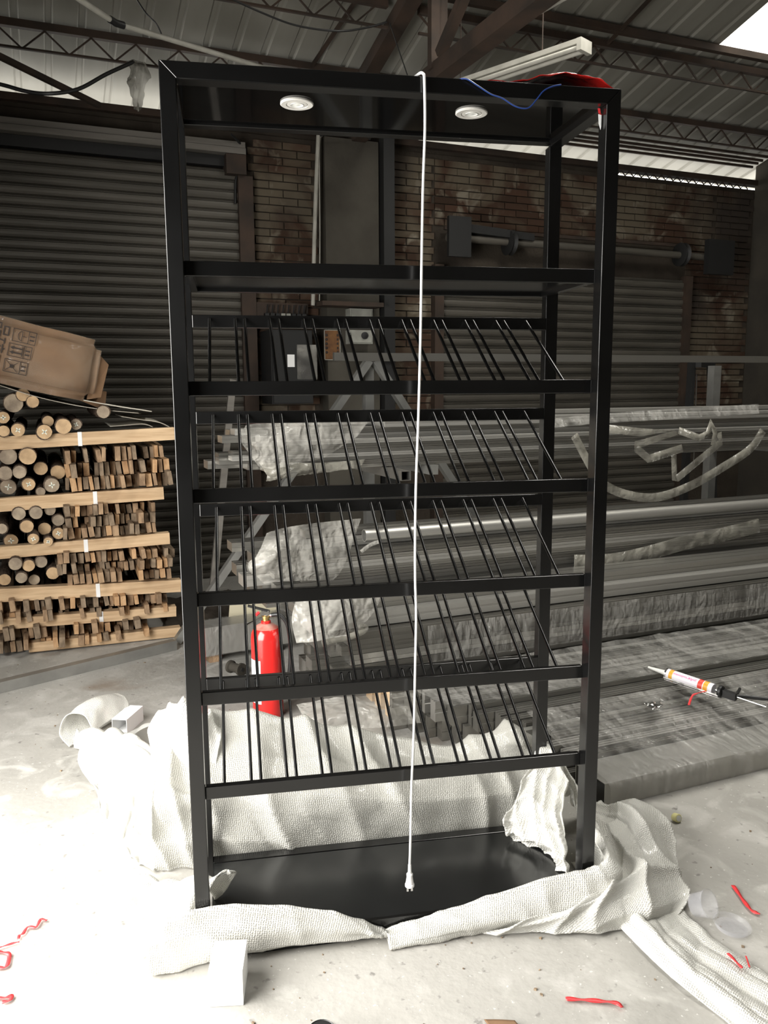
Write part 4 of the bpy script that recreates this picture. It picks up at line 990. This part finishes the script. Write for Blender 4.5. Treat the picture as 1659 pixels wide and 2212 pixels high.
t = sheet('scrap_pile', [[(P.x-.35, P.y+.0, .004), (P.x-.1, P.y-.1, .004), (P.x+.2, P.y-.05, .004)], [(P.x-.3, P.y+.3, .10), (P.x, P.y+.25, .16), (P.x+.3, P.y+.3, .08)], [(P.x-.3, P.y+.7, .01), (P.x, P.y+.7, .02), (P.x+.3, P.y+.7, .01)]], MT['mortar'], 30, 30, .05, 9, 31, .003, .004)
tag(t, 'dark dusty scrap heap on the floor behind the wrapped duct', 'scrap heap')
# ---- plastic film on the bundles
def film(label, rows, nu, nv, amp, fs, seed, m='film', ridged=True, th=.0015):
    return tag(sheet('plastic_film', rows, MT[m], nu, nv, amp, fs, seed, None, th, None, None, ridged), label, 'plastic film')
def px_rows(rows): return [[aty(x, y, Y) for x, y, Y in r] for r in rows]
film('crumpled plastic film bunched over the left end of the upper bundle', px_rows([[(530,918,4.12),(600,905,4.08),(700,900,4.08),(800,905,4.09)], [(520,945,4.02),(600,940,4.04),(690,935,4.06),(770,945,4.09)], [(535,975,4.0),(610,975,4.03),(680,970,4.07),(740,965,4.1)], [(560,1010,4.06),(600,1012,4.05),(650,1000,4.08),(700,990,4.1)]]), 60, 40, .008, 14, 41)
film('ragged plastic film hanging under the left end of the upper bundle', px_rows([[(560,1000,4.1),(620,998,4.08),(700,1000,4.1),(790,992,4.1)], [(575,1025,4.1),(620,1022,4.06),(690,1018,4.1),(770,1012,4.1)], [(575,1040,4.12),(600,1038,4.1),(640,1030,4.12),(680,1026,4.12)]]), 44, 26, .012, 18, 42, 'film_strip')
film('plastic film knotted over the left end of the middle bundle', px_rows([[(575,1150,3.96),(610,1140,3.93),(680,1130,3.94),(780,1120,3.95)], [(560,1190,3.9),(605,1180,3.86),(660,1190,3.92),(760,1180,3.95)], [(540,1225,3.88),(590,1220,3.84),(650,1230,3.9),(740,1230,3.95)], [(570,1262,3.94),(610,1258,3.9),(660,1255,3.92),(720,1255,3.95)]]), 60, 44, .008, 14, 43)
film('tongue of clear film twisting out left of the middle bundle', px_rows([[(600,1180,3.88),(570,1195,3.86),(540,1215,3.88)], [(604,1195,3.86),(575,1212,3.82),(540,1232,3.86)], [(606,1206,3.88),(590,1225,3.86),(560,1245,3.9)]]), 26, 20, .014, 16, 44)
film('plastic film wrapped around the left end of the low dark stack', px_rows([[(640,1290,3.55),(690,1280,3.52),(760,1275,3.5),(830,1270,3.52)], [(630,1340,3.52),(690,1330,3.48),(750,1320,3.48),(810,1320,3.52)], [(640,1390,3.52),(690,1385,3.48),(730,1375,3.48),(770,1365,3.52)]]), 50, 40, .008, 14, 45)
film('glossy film scraps at the left end of the floor pile', px_rows([[(640,1520,3.42),(720,1505,3.38),(800,1500,3.35),(900,1490,3.36)], [(660,1555,3.30),(740,1540,3.22),(820,1530,3.22),(900,1525,3.26)], [(690,1585,3.24),(760,1575,3.18),(830,1570,3.14),(910,1560,3.16)]]), 50, 40, .009, 14, 46)
film('clear film laid over the middle of the floor pile behind the caulking gun', [[(1.45,3.48,.27),(2.3,3.48,.262),(3.2,3.48,.262),(4.2,3.48,.258)], [(1.5,3.25,.25),(2.3,3.25,.24),(3.2,3.25,.238),(4.1,3.25,.236)], [(1.6,3.08,.23),(2.3,3.08,.222),(3.1,3.08,.22),(4.0,3.1,.22)]], 90, 30, .010, 7, 47, 'film_wrap')
film('wrinkled film over the front profiles of the floor pile', [[(1.9,2.96,.20),(2.4,2.96,.198),(3.0,2.96,.198),(3.8,2.96,.198)], [(1.9,2.74,.16),(2.4,2.74,.155),(3.0,2.74,.155),(3.8,2.74,.155)], [(1.93,2.55,.125),(2.4,2.54,.115),(3.0,2.54,.112),(3.8,2.54,.112)], [(1.93,2.418,.10),(2.4,2.416,.098),(3.0,2.416,.098),(3.8,2.416,.098)], [(1.93,2.41,.012),(2.4,2.408,.012),(3.0,2.408,.012),(3.8,2.408,.012)]], 110, 50, .006, 9, 48, 'film_wrap')
film('shiny film stretched over the top of the upper bundle', px_rows([[(1180,905,4.16),(1300,893,4.16),(1450,883,4.16),(1640,872,4.16)], [(1180,925,4.11),(1300,914,4.11),(1450,905,4.11),(1640,893,4.11)]]), 70, 10, .006, 14, 49, 'film_wrap')
film('film wrapped around the front face of the dark low stack', [[(1.7,3.548,.45),(2.6,3.546,.452),(3.6,3.546,.452),(4.8,3.548,.45)], [(1.7,3.540,.36),(2.6,3.538,.36),(3.6,3.538,.36),(4.8,3.54,.36)], [(1.7,3.544,.26),(2.6,3.542,.26),(3.6,3.542,.26),(4.8,3.544,.26)]], 110, 20, .005, 13, 50, 'film_wrap')
def strip(label, px, Y, w_, nrm=None, m='film_strip', fold=False):
    Q = [aty(x, y, Y-.004*i*(1 if fold else 0)) for i, (x, y) in enumerate(px)]
    P = Q if fold else smooth_path(Q, 7); nor = []
    for i in range(len(P)):
        t = P[min(i+1,len(P)-1)]-P[max(i-1,0)]; n = Vector((-t.z, .12*t.length, t.x)); nor.append(n.normalized())
    o = MB().ribbon(P, nor, w_).build('plastic_strip', MT[m], None, True)
    mm = o.modifiers.new('thickness', 'SOLIDIFY'); mm.thickness = .002
    return tag(o, label, 'plastic strip')
strip('long dusty plastic strip sagging in a wide loop below the upper bundle', [(1240,940),(1280,1015),(1310,1050),(1360,1070),(1420,1074),(1490,1050),(1560,1010),(1620,970),(1648,930)], 4.06, .055)
strip('dusty plastic strip folded in a zigzag over the upper bundle front', [(1310,926),(1385,934),(1462,934),(1372,962),(1374,968),(1402,992),(1406,990),(1474,968)], 4.09, .05, fold=True)
strip('dusty plastic strip bent in a V below the upper bundle', [(1455,978),(1457,1036),(1462,1034),(1556,956),(1552,935)], 4.08, .045, fold=True)
strip('short plastic strip knotted over the upper bundle near the right edge', [(1466,930),(1510,946),(1530,936),(1535,912),(1545,935),(1540,962)], 4.07, .045, fold=True)
strip('broad dull film strip hanging below the middle bundle', [(1240,1215),(1320,1212),(1400,1195),(1480,1172),(1560,1155),(1640,1135)], 3.94, .09)
strip('white tape strip lying across the middle bundle beside the cord', [(780,1192),(795,1180),(812,1172),(824,1170)], 3.93, .02, None, 'film')
strip('crumpled white paper strip on the low stack left of the cord', [(695,1390),(720,1382),(745,1378),(770,1370),(786,1362),(788,1354),(775,1356)], 3.50, .03)
# small square tube end poking towards the viewer under the upper bundle
P = aty(877, 1008, 3.9)
t = tag(obj('short_tube', tube_mesh(1.0, .055, .05, 'alu', False)), 'short square tube end poking out towards the rack under the upper bundle', 'metal tube')
t.location = (P.x+.028, 3.9, 1.130); t.rotation_euler = (0, 0, PI/2)

# ---- caulking gun on the floor pile
A = atz(1400, 1441, .255); B = atz(1655, 1527, .225)
d = (B-A); ang = math.atan2(d.y, d.x); Lg = d.length
cg = thing('caulking_gun', 'caulking gun with a white and orange sealant cartridge on the floor pile', 'caulking gun', (A.x, A.y, .255), ang)
cg.rotation_euler = (0, math.asin((.255-.225)/Lg), ang)
sxx = Lg/.56
MX = Matrix.Rotation(PI/2, 4, 'Y')
def along(prof, n=24): return MB().lathe(prof, n, MX)
R = .025
crt = along([(R*.95, .10*sxx), (R, .102*sxx), (R, .325*sxx), (R*.96, .327*sxx)]).build('cartridge', MT['label'], cg, True)
along([(.003, 0), (.005, .002), (.012, .088*sxx), (.013, .098*sxx)], 16).build('nozzle', MT['nozzle'], cg, True)
along([(R*.5, .090*sxx), (R*1.06, .096*sxx), (R*1.06, .104*sxx)], 24).build('front_cap', MT['chrome'], cg, True)
for x0, x1, m in ((.118, .136, 'orange'), (.286, .307, 'orange'), (.260, .282, 'labelred')):
    along([(R*1.012, x0*sxx), (R*1.012, x1*sxx)]).build('label_band', MT[m], crt, True)
def wrap_text(txt, size, x, parent):
    q = text_part(txt, size, (0, 0, 0), (0, 0, 0), MT['magenta'], parent, 'label_text')
    for v in q.data.vertices:                     # bend the lettering round the cartridge, reading away from the nozzle
        a = (v.co.y+.006)/R; r = R*1.015+v.co.z
        v.co = Vector((x-v.co.x, -r*math.sin(.95-a), r*math.cos(.95-a)))
wrap_text('Single', .017, .232*sxx, crt); wrap_text('Component', .017, .178*sxx, crt)
cr = MB()
for s_ in (-1, 1): cr.beam((.095*sxx, s_*R*.9, -R*.55), (.36*sxx, s_*R*.9, -R*.55), .004, .008)
cr.beam((.095*sxx, 0, -R*1.08), (.36*sxx, 0, -R*1.08), .03, .003)
cr.build('cradle', MT['chrome'], cg)
along([(R*1.08, .352*sxx), (R*1.12, .356*sxx), (R*1.12, .366*sxx), (R*.6, .372*sxx)]).build('back_plate', MT['rubber'], cg, True)
gb = MB().box(.365*sxx, .43*sxx, -.012, .012, -.018, .014).build('gun_body', MT['rubber'], cg)
MB().tube(smooth_path([(.425*sxx, .0, .0), (.418*sxx, .035, .004), (.405*sxx, .085, .010)], 4), [.008]*4+[.007]*4+[.005], 8).build('trigger', MT['rubber'], cg, True)
MB().tube(smooth_path([(.425*sxx, .0, .0), (.455*sxx, .03, .002), (.535*sxx, .075, .006)], 4), [.009]*4+[.009]*4+[.006], 8).build('handle', MT['rubber'], cg, True)
MB().tube([(.33*sxx, 0, 0), (.56*sxx, 0, 0)], .0024, 8).build('push_rod', MT['chrome'], cg, True)
ribbon('red ribbon scrap lying under the caulking gun', [(1488,1524),(1494,1507),(1502,1500),(1525,1494)], .010, [.215, .225, .225, .225])
P = atz(1412, 1530, .2)
t = sheet('foil_scrap', [[P+Vector((-.03,-.03,.01)), P+Vector((.05,-.01,.01))], [P+Vector((-.035,.03,.02)), P+Vector((.06,.03,.012))]], MT['chrome'], 16, 12, .006, 40, 61, None, .001)
tag(t, 'small silvery foil scrap left of the caulking gun', 'foil')

# ================================================================== LAMPS, PIPES AND CABLES UNDER THE ROOF
A, B = atz(1262, 100, 3.62), atz(1040, 174, 3.62); d = (B-A).normalized(); B = A+d*1.2
fl_ = thing('fluorescent_lamp', 'unlit twin tube fluorescent batten hanging under the roof behind the rack top', 'lamp', A)
e = B-A; sd = d.cross(Vector((0,0,1))).normalized()
MB().beam((0,0,.03), e+Vector((0,0,.03)), .07, .03).build('housing', MT['pipe'], fl_)
for s_ in (-1, 1):
    MB().tube([sd*s_*.035+d*.02-Vector((0,0,.012)), e+sd*s_*.035-d*.02-Vector((0,0,.012))], .014, 10).build('lamp_tube', MT['pipe'], fl_, True)
for q in (Vector((0,0,0)), e): MB().beam(q-sd*.06, q+sd*.06, .03, .07).build('end_cap', MT['pipe'], fl_)
for f in (.25, .8): MB().tube([e*f+Vector((0,0,.04)), e*f+Vector((0,0,roofz((A+e*f).y)-3.62-.01))], .004, 6).build('hanger', MT['steel'], fl_)
A, B = Vector((2.72, 4.9, 3.74)), Vector((2.72, 3.65, 3.62))
t = thing('fluorescent_lamp', 'single pale tube lamp fixed along the truss bottom chord at the top', 'lamp', A)
MB().tube([(0,0,0), B-A], .018, 10).build('lamp_tube', MT['pipe'], t, True); MB().beam(Vector((0,0,.03)), (B-A)+Vector((0,0,.03)), .04, .03).build('housing', MT['pipe'], t)
A, J, B = atz(150, -16, 3.72), atz(250, 50, 3.72), atz(552, 141, 3.78)
cp_ = thing('conduit_pipe', 'white plastic pipe with a black taped joint hanging under the left roof', 'pipe', J)
d1_ = (A-J); d2_ = (B-J)
MB().tube([d1_*2.5, d1_*.1], .016, 10).build('pipe_length', MT['pipe'], cp_, True); MB().tube([d2_*.03, d2_*1.3], .016, 10).build('pipe_length', MT['pipe'], cp_, True)
MB().tube([d1_*.14, (0,0,0), d2_*.05], .021, 10).build('taped_joint', MT['rubber'], cp_, True)
pts = smooth_path([aty(-60, 172, 6.35), aty(0, 182, 6.3), aty(60, 198, 6.25), aty(110, 202, 6.2), aty(170, 192, 6.2), aty(230, 160, 6.2), aty(288, 134, 6.25)], 6)
tag(MB().tube(pts, .013, 8).build('roof_cable', MT['rubber'], None, True), 'thick black cable sagging from the left purlin to the plastic rag', 'cable')
pts = smooth_path([atroof(480, -12, .35), atroof(560, 25, .35), atroof(640, 55, .4), atroof(730, 67, .4), atroof(790, 60, .3), atroof(835, 48, .22)], 6)
tag(MB().tube(pts, .007, 6).build('roof_cable', MT['rubber'], None, True), 'thin cable sagging in a long arc under the middle of the roof', 'cable')
pts = smooth_path([atroof(290, -10, .2), atroof(315, 28, .2), atroof(338, 52, .25), atroof(352, 82, .3)], 5)
tag(MB().tube(pts, .005, 6).build('roof_cable', MT['rubber'], None, True), 'thin dark wire dangling onto the white plastic pipe', 'wire')
pts = [atroof(842, 50, .2), atroof(862, 110, .3), atroof(880, 162, .4)]
tag(MB().tube(pts, .004, 6).build('roof_cable', MT['rubber'], None, True), 'straight thin wire between the rafter and the rack top', 'wire')
P = aty(290, 135, 6.28)
rows = [[aty(270, 128, 6.26), aty(292, 124, 6.24), aty(315, 132, 6.26)], [aty(278, 150, 6.24), aty(298, 145, 6.2), aty(330, 165, 6.26)], [aty(272, 175, 6.25), aty(295, 180, 6.2), aty(318, 185, 6.26)], [aty(288, 235, 6.26), aty(300, 240, 6.22), aty(312, 236, 6.26)]]
tag(sheet('plastic_rag', rows, MT['film_strip'], 24, 36, .03, 10, 71, None, .002, None, None, True), 'torn plastic rag tied to the left purlin above the shutter', 'plastic rag')

# ---- grit and chips on the concrete
kg = random.Random(77); g = MB()
for i in range(160):
    x, y = kg.uniform(.2, 2.6), kg.uniform(1.2, 2.3)
    if kg.random() < .35: x, y = kg.uniform(-.4, .9), kg.uniform(3.4, 5.2)
    r = kg.choice((.0015, .002, .003, .003, .005)); P = Vector((x, y, .0005))
    g.quadbox([P+Vector((math.cos(a)*r*kg.uniform(.6, 1.4), math.sin(a)*r*kg.uniform(.6, 1.4), z*r*kg.uniform(.5, 1.0))) for z in (0, 1) for a in (0, 1.6, 3.1, 4.7)])
o = g.build('floor_grit', MT['board2']); o['kind'] = 'stuff'; o['label'] = 'grit and crumbs scattered over the concrete floor'

A, B = atz(1046, 2206), atz(1112, 2214)
tag(sheet('cardboard_scrap', [[A+Vector((0, -.10, .003)), B+Vector((.01, -.10, .003))], [A+Vector((0, 0, .004)), B+Vector((0, 0, .012))]], MT['card'], 10, 8, .003, 12, 90, .002, .003), 'torn brown cardboard corner just entering at the bottom picture edge', 'cardboard')
P = atz(695, 2232)
t = thing('round_lid', 'dark round lid barely showing at the bottom picture edge', 'lid', P)
MB().lathe([(.020, 0), (.034, .001), (.035, .010), (.033, .012), (.031, .010)], 28).build('lid_rim', MT['rubber'], t, True)
MB().lathe([(.001, .006), (.031, .006), (.031, .009), (.001, .009)], 28).build('lid_top', MT['rubber'], t, True)
